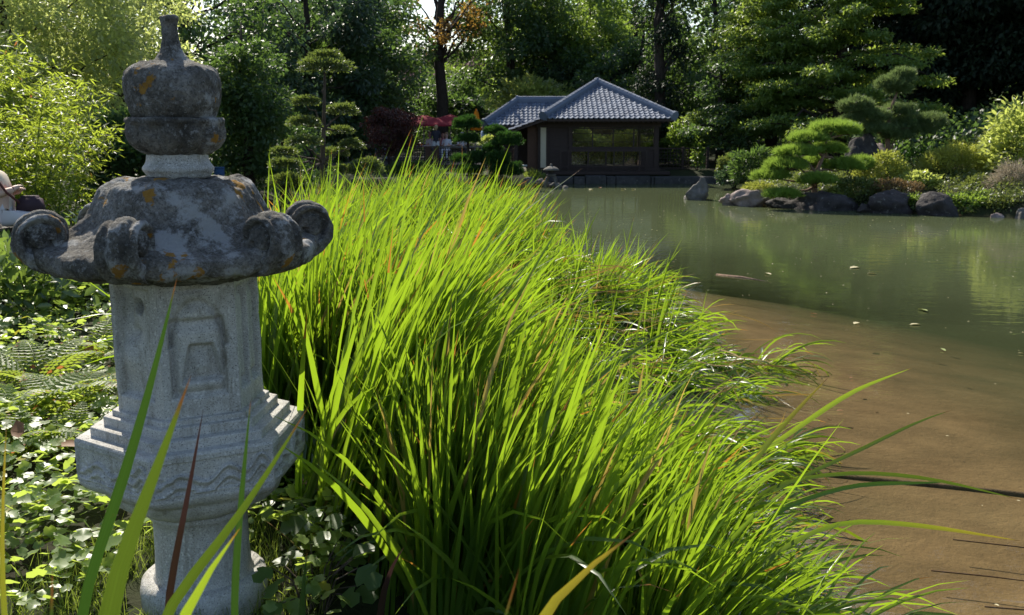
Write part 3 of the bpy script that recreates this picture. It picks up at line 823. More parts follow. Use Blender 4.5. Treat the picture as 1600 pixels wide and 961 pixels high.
for c_ in range(4):
    idx = np.where(cid == c_)[0]
    org = np.array([*info[c_][1], Hf(*info[c_][1])])
    root = thing('iris_clump', org, info[c_][0], 'iris clump', 'iris clumps on the pond bank')
    # the leaves that show largest: near, and standing proud
    score = -by[idx] + rng.uniform(0, 1.5, len(idx)) + zt[idx]
    pick = idx[np.argsort(-score)[:74]]
    rest = np.setdiff1d(idx, pick)
    for i in pick:
        link('leaf', blade_mesh(V[i:i + 1], q, tt, 'leaf', M['iris'], org), root)
    o = link('leaf_mass', blade_mesh(V[rest], q, tt, 'leaf_mass', M['iris'], org), root); tag(o, kind='stuff')
# dead straw lying at the foot of the iris
n = 420
px_, py_ = rng.uniform(-1, 2.0, n), rng.uniform(3.1, 10.5, n)
ok = (sdf(px_, py_) > -.15); px_, py_ = px_[ok], py_[ok]; n = len(px_)
base = np.stack([px_, py_, np.maximum(H(px_, py_), 0) + np.where(py_ > 4.6, rng.uniform(.1, .62, n), rng.uniform(.02, .2, n))], -1)
V, q, tt = blades(base, rng.uniform(-1.6, 1.0, n), R(70) + rng.uniform(0, .5, n), rng.normal(0, .4, n), rng.uniform(.3, .7, n), rng.uniform(.006, .013, n), rng.normal(0, .7, n), 6)
o = link('dead_straw', blade_mesh(V, q, tt, 'dead_straw', M['straw'], (0, 0, 0))); tag(o, kind='stuff')

# single leaves rising close to the camera: photo path (px,py), distance, width
def path_leaf(pts, Y, wpx, label, mat, tipd=.93, dy=0.0, rooty=.05):
    P = [W(px, py, Y + dy * i / max(len(pts) - 1, 1)) for i, (px, py) in enumerate(pts)]
    d = P[0] - P[1]
    g = np.array([P[0][0] + d[0] * .6, P[0][1] + rooty, Hf(P[0][0] + d[0] * .6, P[0][1] + rooty) - .03])
    P = np.array([g, g * .4 + P[0] * .6 + np.array([d[0] * -.05, 0, 0]), *P])
    # resample smoothly
    tpar = np.concatenate([[0], np.cumsum(np.linalg.norm(np.diff(P, axis=0), axis=1))]); tpar /= tpar[-1]
    t = np.linspace(0, 1, 22)
    Pm = np.stack([np.interp(t, tpar, P[:, i]) for i in range(3)], -1)
    for _ in range(3): Pm[1:-1] = (Pm[:-2] + 2 * Pm[1:-1] + Pm[2:]) / 4
    tang = nrm(np.gradient(Pm, axis=0))
    view = nrm(Pm - np.array([0, 0, CAM_Z])); wv = nrm(np.cross(tang, view)); wv = nrm(wv + .35 * nrm(np.cross(tang, wv)))
    nv = np.cross(wv, tang)
    w = wpx * Y / FPX * np.where(t < .72, .85 + .21 * t, np.clip(1 - ((t - .72) / .28) ** 1.5, 0, 1))
    w = w[:, None]
    V = np.stack([Pm - wv * w / 2 - nv * w * .12, Pm, Pm + wv * w / 2 - nv * w * .12], 1).reshape(-1, 3)
    i = np.arange(21)[:, None] * 3
    q = np.concatenate([np.concatenate([i, i + 1, i + 4, i + 3], 1), np.concatenate([i + 1, i + 2, i + 5, i + 4], 1)], 0)
    o = link('iris_leaf', mesh_np('iris_leaf', V - g, None, q, mat, True, attrs={'tip': np.repeat(t, 3), 'across': np.tile([-1., 0., 1.], 22)}), None, g)
    tag(o, label, 'leaf', 'single iris leaves rising in the foreground')
def fg_mat(name, col, trans, tip, at, mid=None):
    t = NT(name); tt = t.attr('tip'); p = t.pos()
    n = t.noise(25, 4, .6, p)
    e = t.ramp(t.math('ADD', tt, t.math('MULTIPLY', t.math('SUBTRACT', n, .5), .04)), [(at + .012, 0.0), (at + .032, 1.0)])
    base = t.mix(t.ramp(t.noise(60, 3, .6, p), [(.66, 0.0), (.72, .6)]), col, tip)
    ac = t.attr('across')
    cmb = t.n("ShaderNodeCombineXYZ"); t.l(t.math('MULTIPLY', ac, 9.0), cmb.inputs[0]); t.l(t.math('MULTIPLY', tt, 2.2), cmb.inputs[1])
    vein = t.noise(1.6, 3, .6, cmb.outputs[0])
    base = t.mix(t.ramp(vein, [(.40, .45), (.62, 0.0)]), base, tuple(.45 * x for x in col))
    base = t.mix(t.ramp(t.math('ABSOLUTE', ac), [(.0, .5), (.12, 0.0)]), base, tuple(min(1, 1.7 * x) for x in col))
    if mid: base = t.mix(t.ramp(t.math('ADD', tt, t.math('MULTIPLY', n, .3)), [(.7, 0.0), (1.15, .7)]), base, mid)
    c = t.mix(e, base, tip); tc = t.mix(e, trans if not mid else t.mix(t.ramp(tt, [(.65, 0.0), (1.0, .7)]), trans, tuple(min(1, 2 * x) for x in mid)), tuple(1.6 * x for x in tip))
    tc = t.mix(t.ramp(vein, [(.40, .5), (.62, 0.0)]), tc, tuple(.5 * x for x in trans))
    pr = t.principled(c, .38, .5); tr = t.n("ShaderNodeBsdfTranslucent"); t.l(tc, tr.inputs[0])
    mx = t.n("ShaderNodeMixShader"); mx.inputs[0].default_value = .5; t.l(pr, mx.inputs[1]); t.l(tr.outputs[0], mx.inputs[2])
    return t.finish(mx.outputs[0])
FG_G = fg_mat("foreground_green_leaf", (.018, .045, .012), (.035, .085, .010), (.12, .04, .012), .955)
FG_Y = fg_mat("foreground_olive_leaf", (.034, .066, .010), (.085, .135, .012), (.08, .03, .012), .94)
FG_B = fg_mat("foreground_brown_leaf", (.018, .013, .009), (.026, .014, .009), (.02, .01, .009), .80)
FG_O = fg_mat("foreground_orange_leaf", (.07, .11, .012), (.18, .27, .018), (.06, .02, .012), .95, mid=(.22, .12, .015))
FG_L = fg_mat("foreground_lit_leaf", (.07, .13, .014), (.32, .44, .025), (.24, .09, .015), .965)
path_leaf([(115, 961), (160, 845), (205, 710), (245, 565), (277, 432)], 1.45, 19, 'long dark green blade with orange tip crossing the left part of the lantern chamber', FG_G)
path_leaf([(150, 961), (200, 850), (243, 735), (275, 650), (299, 585)], 1.05, 38, 'broad olive blade with a scorched brown tip in front of the lantern platform', FG_Y)
path_leaf([(255, 961), (280, 840), (302, 730), (318, 636)], 1.5, 13, 'thin reddish brown dry blade in front of the lantern shaft', FG_B)
path_leaf([(363, 961), (371, 840), (381, 730), (392, 622)], 1.6, 13, 'narrow upright green blade along the right edge of the lantern shaft', FG_G)
path_leaf([(228, 975), (300, 900), (370, 815), (430, 720), (484, 632)], 1.3, 19, 'slanting green blade crossing the lantern shaft from lower left to the platform corner', FG_Y)
path_leaf([(245, 990), (300, 925), (345, 870), (377, 822)], 95e-2, 40, 'short bright yellow green blade glowing in front of the lantern foot', FG_L)
path_leaf([(2, 961), (2, 850), (4, 745), (11, 650)], 1.2, 11, 'orange blade with dark tip at the left border of the picture', FG_O)
path_leaf([(66, 975), (72, 930), (82, 886)], .75, 34, 'blurred dark blade tip at the bottom left over the ground cover', FG_G)
path_leaf([(800, 975), (860, 925), (930, 875), (1000, 826)], 1.05, 36, 'wide orange edged blade leaning right at the bottom centre', FG_O)
path_leaf([(755, 975), (785, 930), (812, 886)], .75, 30, 'blurred dim blade tip beside the wide orange edged blade', FG_G)
path_leaf([(592, 961), (603, 905), (617, 872), (633, 852)], 2.2, 13, 'twisted dry brown blade at the bottom in front of the dark iris foot', FG_B)
path_leaf([(470, 965), (473, 915), (480, 862)], 1.9, 15, 'short blade with dark tip beside the lantern base', FG_G)
# long stems reaching out over the water at the right
path_leaf([(1150, 800), (1250, 745), (1340, 705), (1440, 655), (1490, 640)], 3.9, 7, 'slender blade pointing up to the right over brown water', FG_Y, dy=.5, rooty=.2)
path_leaf([(1080, 780), (1200, 700), (1330, 610), (1425, 575)], 4.3, 9, 'broad sunlit blade reaching farthest right over the middle of the brown water', FG_L, dy=.4, rooty=.2)
path_leaf([(1180, 760), (1320, 735), (1450, 745), (1600, 782)], 3.6, 7, 'long arching blade whose tip leaves the picture at the right', FG_Y, dy=.2, rooty=.3)
path_leaf([(1150, 900), (1300, 810), (1440, 820), (1600, 846)], 3.2, 9, 'yellow blade with dry tip lying out low over the water at the right', FG_O, dy=.3, rooty=.3)
path_leaf([(1200, 800), (1330, 755), (1430, 755), (1500, 752)], 3.7, 8, 'level green blade pointing right just below the sunken stick', FG_G, dy=.2, rooty=.3)
path_leaf([(1150, 760), (1200, 690), (1250, 635), (1296, 588)], 3.8, 10, 'erect yellowish blade with brown tip at the right edge of the iris', FG_O, dy=.3, rooty=.2)

# ------------------------------------------------------------------ tea house
M['wood_dark'] = wood_mat("dark_stained_wood", (.040, .026, .022)); M['wood_red'] = wood_mat("reddish_brown_wood", (.085, .045, .030))
M['wood_grey'] = wood_mat("grey_wood", (.12, .11, .10)); M['cream'] = simple_mat("cream_panel", (.48, .43, .33), .8, .2, .08, 3)
M['white_wall'] = simple_mat("pale_plaster", (.55, .54, .50), .8, .2, .1, 3)
M['stone_edge'] = rock_mat("landing_stone", (.035, .033, .032), (.085, .08, .078))
def tile_mat():
    t = NT("glazed_roof_tile"); isl = t.island()
    c = t.ramp(isl, [(0, (.09, .112, .16)), (1, (.155, .185, .245))])
    return t.finish(t.principled(c, .8, .3))
M['tile'] = tile_mat()
def glass_mat():
    t = NT("window_glass"); g = t.n("ShaderNodeBsdfGlossy"); g.inputs['Roughness'].default_value = .02
    tr = t.n("ShaderNodeBsdfTransparent"); tr.inputs[0].default_value = (.93, .94, .90, 1)
    fr = t.n("ShaderNodeFresnel"); fr.inputs[0].default_value = 1.5
    m = t.n("ShaderNodeMixShader"); t.l(fr.outputs[0], m.inputs[0]); t.l(tr.outputs[0], m.inputs[1]); t.l(g.outputs[0], m.inputs[2])
    return t.finish(m.outputs[0])
M['glass'] = glass_mat()

house = thing('tea_house', (3.6, 40, .4), 'dark timber tea house with grey tiled hip roof and wide windows', 'tea house')
TILE_A = [(0, .012), (.055, -.008), (.11, .010), (.15, .046), (.20, .012)]
def tile_slope(mb, e0, e1, top0, top1, pitch=.205, row=.27):
    """tiles on the plane quad e0-e1 (eave) top1-top0; rows climb from the eave"""
    e0, e1, t0, t1 = [np.asarray(q, float) for q in (e0, e1, top0, top1)]
    ex = nrm(e1 - e0); nn = nrm(np.cross(ex, t0 - e0)); g = np.cross(nn, ex)
    if nn[2] < 0: nn = -nn
    if g[2] < 0: g = -g
    W_ = np.linalg.norm(e1 - e0); Ht = (t0 - e0) @ g
    a0, a1 = (t0 - e0) @ ex, (t1 - e0) @ ex
    nrow = int(Ht / row) + 1
    for r_ in range(nrow):
        b = r_ * row; f = min(1, (b + .5 * row) / Ht)
        lo, hi = a0 * f, W_ + (a1 - W_) * f
        for c_ in range(int(W_ / pitch) + 1):
            a = c_ * pitch
            if a + .5 * pitch < lo - .02 or a + .5 * pitch > hi + .02: continue
            V = []; jx, jz = rng.normal(0, .004), rng.normal(0, .003)
            for bb, lift in ((-.035, .0), (-.035, .040), (row + .01, .004)):
                for aa, z in TILE_A:
                    V.append(e0 + ex * (a + aa * pitch / .2 + jx) + g * (b + bb) + nn * (z + lift + jz + .02))
            q = [(k * 5 + i, k * 5 + i + 1, (k + 1) * 5 + i + 1, (k + 1) * 5 + i) for k in range(2) for i in range(4)]
            mb.add(V, None, q)
def poly(mb, pts):
    n = mb.n; mb.add(pts, [(0, i, i + 1) for i in range(1, len(pts) - 1)])
AP = np.array([3.72, 43.0, 4.06]); ZE = 2.56
FL, FR, BL, BR = [np.array(q) for q in ((1.26, 39.2, ZE), (6.5, 39.2, ZE), (1.26, 46.8, ZE), (6.5, 46.8, ZE))]
SKF, SKB = np.array([-.08, 39.35, 2.09]), np.array([-.08, 46.8, 2.09])
roof_b = MB()
for tri in ((FL, FR, AP), (FR, BR, AP), (BR, BL, AP), (BL, FL, AP)): poly(roof_b, tri)
poly(roof_b, (FL, BL, SKB, SKF))
dn = np.array([0, 0, -.09])
for tri in ((FR + dn, FL + dn, AP + dn), (BR + dn, FR + dn, AP + dn), (FL + dn, BL + dn, AP + dn)): poly(roof_b, tri)
poly(roof_b, (BL + dn, FL + dn, SKF + dn, SKB + dn))
for a, b in ((FL, FR), (FR, BR), (SKF, FL), (SKB, SKF)):
    roof_b.add([a, b, b + dn, a + dn], None, [(0, 1, 2, 3)])
roofm = roof_b.build('roof', M['wood_dark'], house)
tm = MB()
tile_slope(tm, FL, FR, AP, AP); tile_slope(tm, BL, FL, AP, AP); tile_slope(tm, FR, BR, AP, AP)
tile_slope(tm, SKB, SKF, BL, FL)
tag(tm.build('roof_tiling', M['tile'], roofm), kind='stuff')
def ridge(a, b, parent, w=.13, name='ridge'):
    a = np.asarray(a, float); b = np.asarray(b, float); m = MB(); up = np.array([0, 0, 1.])
    m.tube([a + up * .05, b + up * .05], w * 1.25, 4); m.tube([a + up * .16, b + up * .16], w * .9, 8)
    n = int(np.linalg.norm(b - a) / .26)
    for i in range(n):       # cover tiles along the ridge
        p = a + (b - a) * (i / n); q_ = a + (b - a) * ((i + .93) / n)
        m.tube([p + up * .20, q_ + up * .205], [w * .78, w * .70], 8)
    m.tube([a + up * .14 - (b - a) / np.linalg.norm(b - a) * .06, a + up * .14 + (b - a) / np.linalg.norm(b - a) * .05], w * 1.45, 10)
    return m.build(name, M['tile'], parent)
ridge(FL, AP, roofm); ridge(FR, AP, roofm); ridge(BR, AP, roofm); ridge(BL, AP, roofm)
m = MB(); m.lathe([(.02, 4.36), (.12, 4.33), (.15, 4.27), (.14, 4.2), (.24, 4.12), (.26, 4.0)], (3.72, 43.0), 16); m.build('roof_finial', M['tile'], roofm, True)
# walls
def boxpart(name, mat, parent, *b, label=None):
    m = MB(); m.box(*b); o = m.build(name, M[mat], parent)
    if label: o['label'] = label
    return o
boxpart('deck', 'wood_dark', house, -.05, 6.45, 39.5, 46.5, .34, .47)
m = MB()
for i in range(13):      # lapped boards left of the windows
    z = .56 + i * .15; m.add([(1.46, 40.0, z), (2.36, 40.0, z), (2.36, 40.025, z + .147), (1.46, 40.025, z + .147), (1.46, 40.06, z), (2.36, 40.06, z)], None, [(0, 1, 2, 3), (4, 5, 1, 0)])
m.box(1.46, 2.36, 40.03, 40.10, .50, 2.5)
siding = m.build('siding', M['wood_dark'], house)
boxpart('wall_panel', 'cream', house, 1.13, 1.45, 39.98, 40.05, .50, 2.22, label='narrow upright cream panel')
boxpart('wall_panel', 'wood_red', house, .64, 1.11, 40.15, 40.22, .47, 2.3, label='reddish brown side panel')
for x, w, y in ((1.455, .05, 39.96), (2.39, .07, 39.95), (5.93, .09, 39.95), (1.12, .05, 39.95), (.16, .07, 39.7)):
    boxpart('post', 'wood_dark', house, x - w, x + w, y, y + .14, .47, 2.5 if x > .5 else 2.2)
for x in (.2, 6.0): boxpart('post', 'wood_dark', house, x - .07, x + .07, 46.0, 46.14, .47, 2.5)
boxpart('lintel', 'wood_dark', house, 1.0, 6.1, 39.93, 40.10, 2.24, 2.52)
boxpart('sill_beam', 'wood_dark', house, 1.1, 6.1, 39.90, 40.10, .47, .60)
boxpart('transom_beam', 'wood_dark', house, 2.35, 6.0, 39.94, 40.08, 1.32, 1.40)
boxpart('wall_panel', 'wood_dark', house, 5.36, 5.86, 39.99, 40.06, .60, 1.33)
boxpart('wall_panel', 'wood_dark', house, 5.95, 6.0, 40.1, 46, .47, .9)
boxpart('entry_wall', 'wood_dark', house, .3, 1.1, 44.0, 44.1, .47, 2.4)
m = MB()
for i in range(26): m.bar((1.3 + i * .2, 39.3, 2.44), (1.3 + i * .2, 40.3, 2.62), .06)
tag(m.build('rafter', M['wood_dark'], roofm), kind='stuff')
def window(x0, x1, z0, z1, n, bars, y=40.0):
    f = MB()
    f.box(x0, x1, y - .03, y + .03, z0, z0 + .05); f.box(x0, x1, y - .03, y + .03, z1 - .05, z1)
    for i in range(n + 1):
        x = x0 + (x1 - x0) * i / n; f.box(x - .028, x + .028, y - .028, y + .028, z0 + .05, z1 - .05)
    for b in bars:
        zz = z0 + (z1 - z0) * b
        for i in range(n):
            xa, xb = x0 + (x1 - x0) * i / n + .028, x0 + (x1 - x0) * (i + 1) / n - .028
            f.box(xa, xb, y - .012, y + .012, zz - .012, zz + .012)
    fr = f.build('window', M['wood_dark'], house)
    for i in range(n):
        xa, xb = x0 + (x1 - x0) * i / n + .028, x0 + (x1 - x0) * (i + 1) / n - .028
        m = MB(); m.box(xa, xb, y + .014, y + .020, z0 + .05, z1 - .05); m.build('pane', M['glass'], fr)
window(2.46, 5.84, 1.40, 2.22, 4, (.30, .72)); window(2.40, 5.34, .60, 1.32, 4, ())
# balcony rail in front of the lower window
m = MB(); m.box(1.95, 5.52, 39.50, 39.56, 1.27, 1.33); m.box(1.95, 5.52, 39.51, 39.55, .66, .70)
for x in (1.98, 2.3, 3.1, 4.15, 5.2, 5.49): m.box(x - .025, x + .025, 39.505, 39.555, .47, 1.27)
m.build('balcony_rail', M['wood_dark'], house)
boxpart('doorstep', 'white_wall', house, .2, .62, 39.9, 40.1, .66, .72)
# rear wing with its own roof
WR0, WR1 = np.array([.25, 47.2, 3.38]), np.array([3.2, 47.2, 3.38])
WL, WRt, WB = np.array([-1.30, 45.2, 2.30]), np.array([3.2, 45.2, 2.30]), np.array([-1.30, 49.2, 2.30])
wing_r = MB()
for pl in ((WL, WRt, WR1, WR0), (WB, WL, WR0), (WB, WR0, WR1, np.array([3.2, 49.2, 2.30]))): poly(wing_r, pl)
poly(wing_r, (WL + dn, WB + dn, np.array([3.2, 49.2, 2.2]), WRt + dn)); wing_r.add([WL, WRt, WRt + dn, WL + dn], None, [(0, 1, 2, 3)])
wr = wing_r.build('wing_roof', M['wood_dark'], house)
tm = MB(); tile_slope(tm, WL, WRt, WR0, WR1); tile_slope(tm, WB, WL, WR0, WR0); tag(tm.build('roof_tiling', M['tile'], wr), kind='stuff')
ridge(WL, WR0, wr); ridge(WR0, WR1, wr); ridge(WB, WR0, wr)
boxpart('wing_wall', 'wood_dark', house, -.95, .5, 45.7, 45.8, .47, 2.25); boxpart('wing_wall', 'wood_dark', house, -1.0, -.95, 45.7, 48.8, .47, 2.25)
boxpart('wing_post', 'wood_red', house, -.99, -.85, 45.56, 45.69, .47, 2.25)
# stone landing under the house
land = thing('stone_landing', (4, 39.2, 0), 'low dark stone landing along the water below the tea house', 'landing')
xs = np.concatenate([[-.6], np.sort(rng.uniform(-.4, 8.6, 11)), [8.9]])
for a, b in zip(xs[:-1], xs[1:]):
    h = .30 + rng.uniform(-.03, .03); m = MB(); m.box(a + .015, b - .015, 39.0 + rng.uniform(-.06, .05), 41.2, -.6, h)
    me = evaluated(m.mesh('kerb_stone', M['stone_edge'], wloc(land)), [('BEVEL', {'width': .03, 'segments': 2})]); link('kerb_stone', me, land)

def lattice_fence(x0, x1, y, z0, z1, label, n=2, mesh=.12, rail='wood_dark', name='lattice_fence', post='wood_dark'):
    r = thing(name, ((x0 + x1) / 2, y, z0), label, 'fence', 'fences beside the tea house')
    for i in range(n + 1):
        x = x0 + (x1 - x0) * i / n; m = MB(); m.box(x - .05, x + .05, y - .05, y + .05, z0 - .2, z1 + .06); m.build('post', M[post], r)
    for z in (z0 + .06, z1):
        m = MB(); m.box(x0, x1, y - .065, y - .052, z - .035, z + .035); m.build('rail', M[rail], r)
    m = MB()
    x = x0 + mesh
    while x < x1: m.box(x - .012, x + .012, y - .01, y + .01, z0, z1 - .03); x += mesh
    z = z0 + mesh
    while z < z1 - .05: m.box(x0, x1, y - .024, y - .012, z - .012, z + .012); z += mesh
    tag(m.build('lattice', M[post], r), kind='stuff')
    return r
lattice_fence(-.35, .08, 40.4, .45, 1.32, 'short brown lattice fence left of the tea house entrance', 1, .11, post='wood_red')
lattice_fence(6.2, 8.3, 41.2, .42, 1.35, 'dark lattice fence right of the tea house under overhanging leaves', 2, .13)
lattice_fence(-5.2, -1.1, 41.0, .45, 1.42, 'long wire lattice terrace fence with a pale top rail below the red parasols', 2, .10, rail='wood_grey')
f2 = thing('gate_post', (-3.35, 40.8, .3), 'stout reddish brown post pair in the middle of the terrace fence', 'post')
for dx in (-.17, .17):
    m = MB(); m.box(-3.35 + dx - .12, -3.35 + dx + .12, 40.7, 40.92, .1, 1.46); m.build('post', M['wood_red'], f2)
# terrace slab where the people sit
m = MB(); m.box(-9, -1.4, 42.5, 54, .30, .62); o = m.build('terrace', M['stone_edge'], org=(-5, 48, .3)); tag(o, kind='structure')

# ------------------------------------------------------------------ parasols and people
M['red_cloth'] = leaf_mat("red_cloth", (.30, .035, .05), (.36, .05, .07), (.40, .05, .07), .35, .8, .1)
M['yellow_cloth'] = leaf_mat("orange_yellow_cloth", (.55, .28, .04), (.65, .36, .05), (.75, .42, .05), .45, .8, .1)
M['metal'] = simple_mat("grey_metal", (.25, .25, .26), .4, .5, .1)
def parasol(x, y, z0, zb, zt, rad, label):
    r = thing('parasol', (x, y, z0), label, 'parasol', 'red parasols on the terrace')
    m = MB(); m.tube([(x, y, z0), (x, y, zt + .03)], .025, 8); m.build('pole', M['metal'], r)
    a = np.arange(8) * math.pi / 4 + .2
    V = [(x, y, zt)] + [(x + rad * .55 * math.cos(t), y + rad * .55 * math.sin(t), zt - (zt - zb) * .42) for t in a] + [(x + rad * math.cos(t), y + rad * math.sin(t), zb) for t in a] + [(x + rad * math.cos(t), y + rad * math.sin(t), zb - .08) for t in a]
    T = [(0, 1 + i, 1 + (i + 1) % 8) for i in range(8)]
    Q = [(1 + k * 8 + i, 9 + k * 8 + i, 9 + k * 8 + (i + 1) % 8, 1 + k * 8 + (i + 1) % 8) for k in range(2) for i in range(8)]
    m = MB(); m.add(V, T, Q); m.build('canopy', M['red_cloth'], r)
    for t in a:
        m = MB(); m.tube([(x, y, zt - .02), (x + rad * .98 * math.cos(t), y + rad * .98 * math.sin(t), zb - .01)], .008, 4); m.build('rib', M['metal'], r)
parasol(-4.25, 47.0, .62, 2.34, 2.80, 1.35, 'red parasol half hidden behind the dark red maple')
parasol(-3.10, 49.0, .62, 2.36, 2.84, 1.25, 'red parasol in full view right of the dark red maple')
yp = thing('folded_parasol', (-2.0, 52, .6), 'folded orange yellow parasol catching the sun behind the round clipped pine', 'parasol')
m = MB(); m.tube([(-2.0, 52, .6), (-1.85, 52, 3.1)], .03, 8); m.build('pole', M['metal'], yp)
m = MB(); m.lathe([(.02, 3.15), (.10, 2.95), (.16, 2.6), (.22, 2.3), (.26, 2.05), (.2, 2.03)], (-1.9, 52), 24, lambda th, i: 1 + .22 * np.sin(th * 8)); m.build('canopy', M['yellow_cloth'], yp, True)

M['skin'] = simple_mat("skin", (.52, .33, .25), .6, .4, .06); M['hair_blond'] = simple_mat("blond_hair", (.42, .30, .15), .6, .3, .2, 30)
M['hair_dark'] = simple_mat("dark_hair", (.06, .045, .035), .6, .3, .2, 30); M['hair_grey'] = simple_mat("grey_hair", (.42, .41, .39), .6, .3, .2, 30)
for k_, c_ in dict(cl_white=(.62, .62, .64), cl_blue=(.22, .32, .52), cl_dark=(.035, .035, .045), cl_pink=(.45, .20, .26), cl_cream=(.62, .52, .40), cl_lilac=(.55, .51, .54), cl_jeans=(.20, .28, .42), cl_orange=(.55, .22, .08), bag=(.10, .035, .03), plum=(.05, .03, .04), blue_plastic=(.03, .07, .16)).items():
    M[k_] = simple_mat(k_, c_, .8, .2, .12, 6)
SIT = dict(pel=(0, 0, .52, .125), bel=(0, .01, .68, .125), che=(0, .02, .88, .13), nec=(0, .02, 1.06, .05), jaw=(0, .045, 1.14, .068), hed=(0, .03, 1.23, .092), top=(0, .02, 1.30, .062),
           hl=(-.10, .06, .52, .10), kl=(-.11, .47, .53, .068), al=(-.11, .47, .11, .042), tl=(-.11, .62, .05, .035), hr=(.10, .06, .52, .10), kr=(.11, .47, .53, .068), ar=(.11, .50, .11, .042), tr=(.11, .65, .05, .035),
           sl=(-.17, .0, 1.0, .062), el=(-.22, .06, .74, .044), wl=(-.10, .28, .74, .028), nl=(-.05, .36, .75, .026), sr=(.17, .0, 1.0, .062), er=(.22, .06, .74, .044), wr=(.10, .28, .74, .028), nr=(.05, .36, .75, .026))
STD = dict(pel=(0, 0, .92, .12), bel=(0, .0, 1.06, .115), che=(0, .01, 1.27, .13), nec=(0, .01, 1.44, .05), jaw=(0, .035, 1.51, .066), hed=(0, .02, 1.60, .09), top=(0, .01, 1.67, .06),
           hl=(-.09, 0, .86, .10), kl=(-.09, .02, .48, .065), al=(-.09, -.02, .09, .042), tl=(-.10, .12, .04, .034), hr=(.09, 0, .86, .10), kr=(.10, .0, .48, .065), ar=(.10, -.02, .09, .042), tr=(.11, .12, .04, .034),
           sl=(-.17, 0, 1.38, .062), el=(-.23, -.02, 1.10, .044), wl=(-.18, .16, .98, .028), nl=(-.15, .23, .96, .026), sr=(.17, 0, 1.38, .062), er=(.23, -.02, 1.10, .044), wr=(.20, .1, .88, .028), nr=(.19, .14, .80, .026))
BONES = [('pel', 'bel'), ('bel', 'che'), ('che', 'nec'), ('nec', 'jaw'), ('jaw', 'hed'), ('hed', 'top'), ('pel', 'hl'), ('hl', 'kl'), ('kl', 'al'), ('al', 'tl'), ('pel', 'hr'), ('hr', 'kr'), ('kr', 'ar'), ('ar', 'tr'),
         ('che', 'sl'), ('sl', 'el'), ('el', 'wl'), ('wl', 'nl'), ('che', 'sr'), ('sr', 'er'), ('er', 'wr'), ('wr', 'nr')]
BMAT = [1, 1, 1, 0, 0, 0, 2, 2, 2, 3, 2, 2, 2, 3, 1, 1, 0, 0, 1, 1, 0, 0]
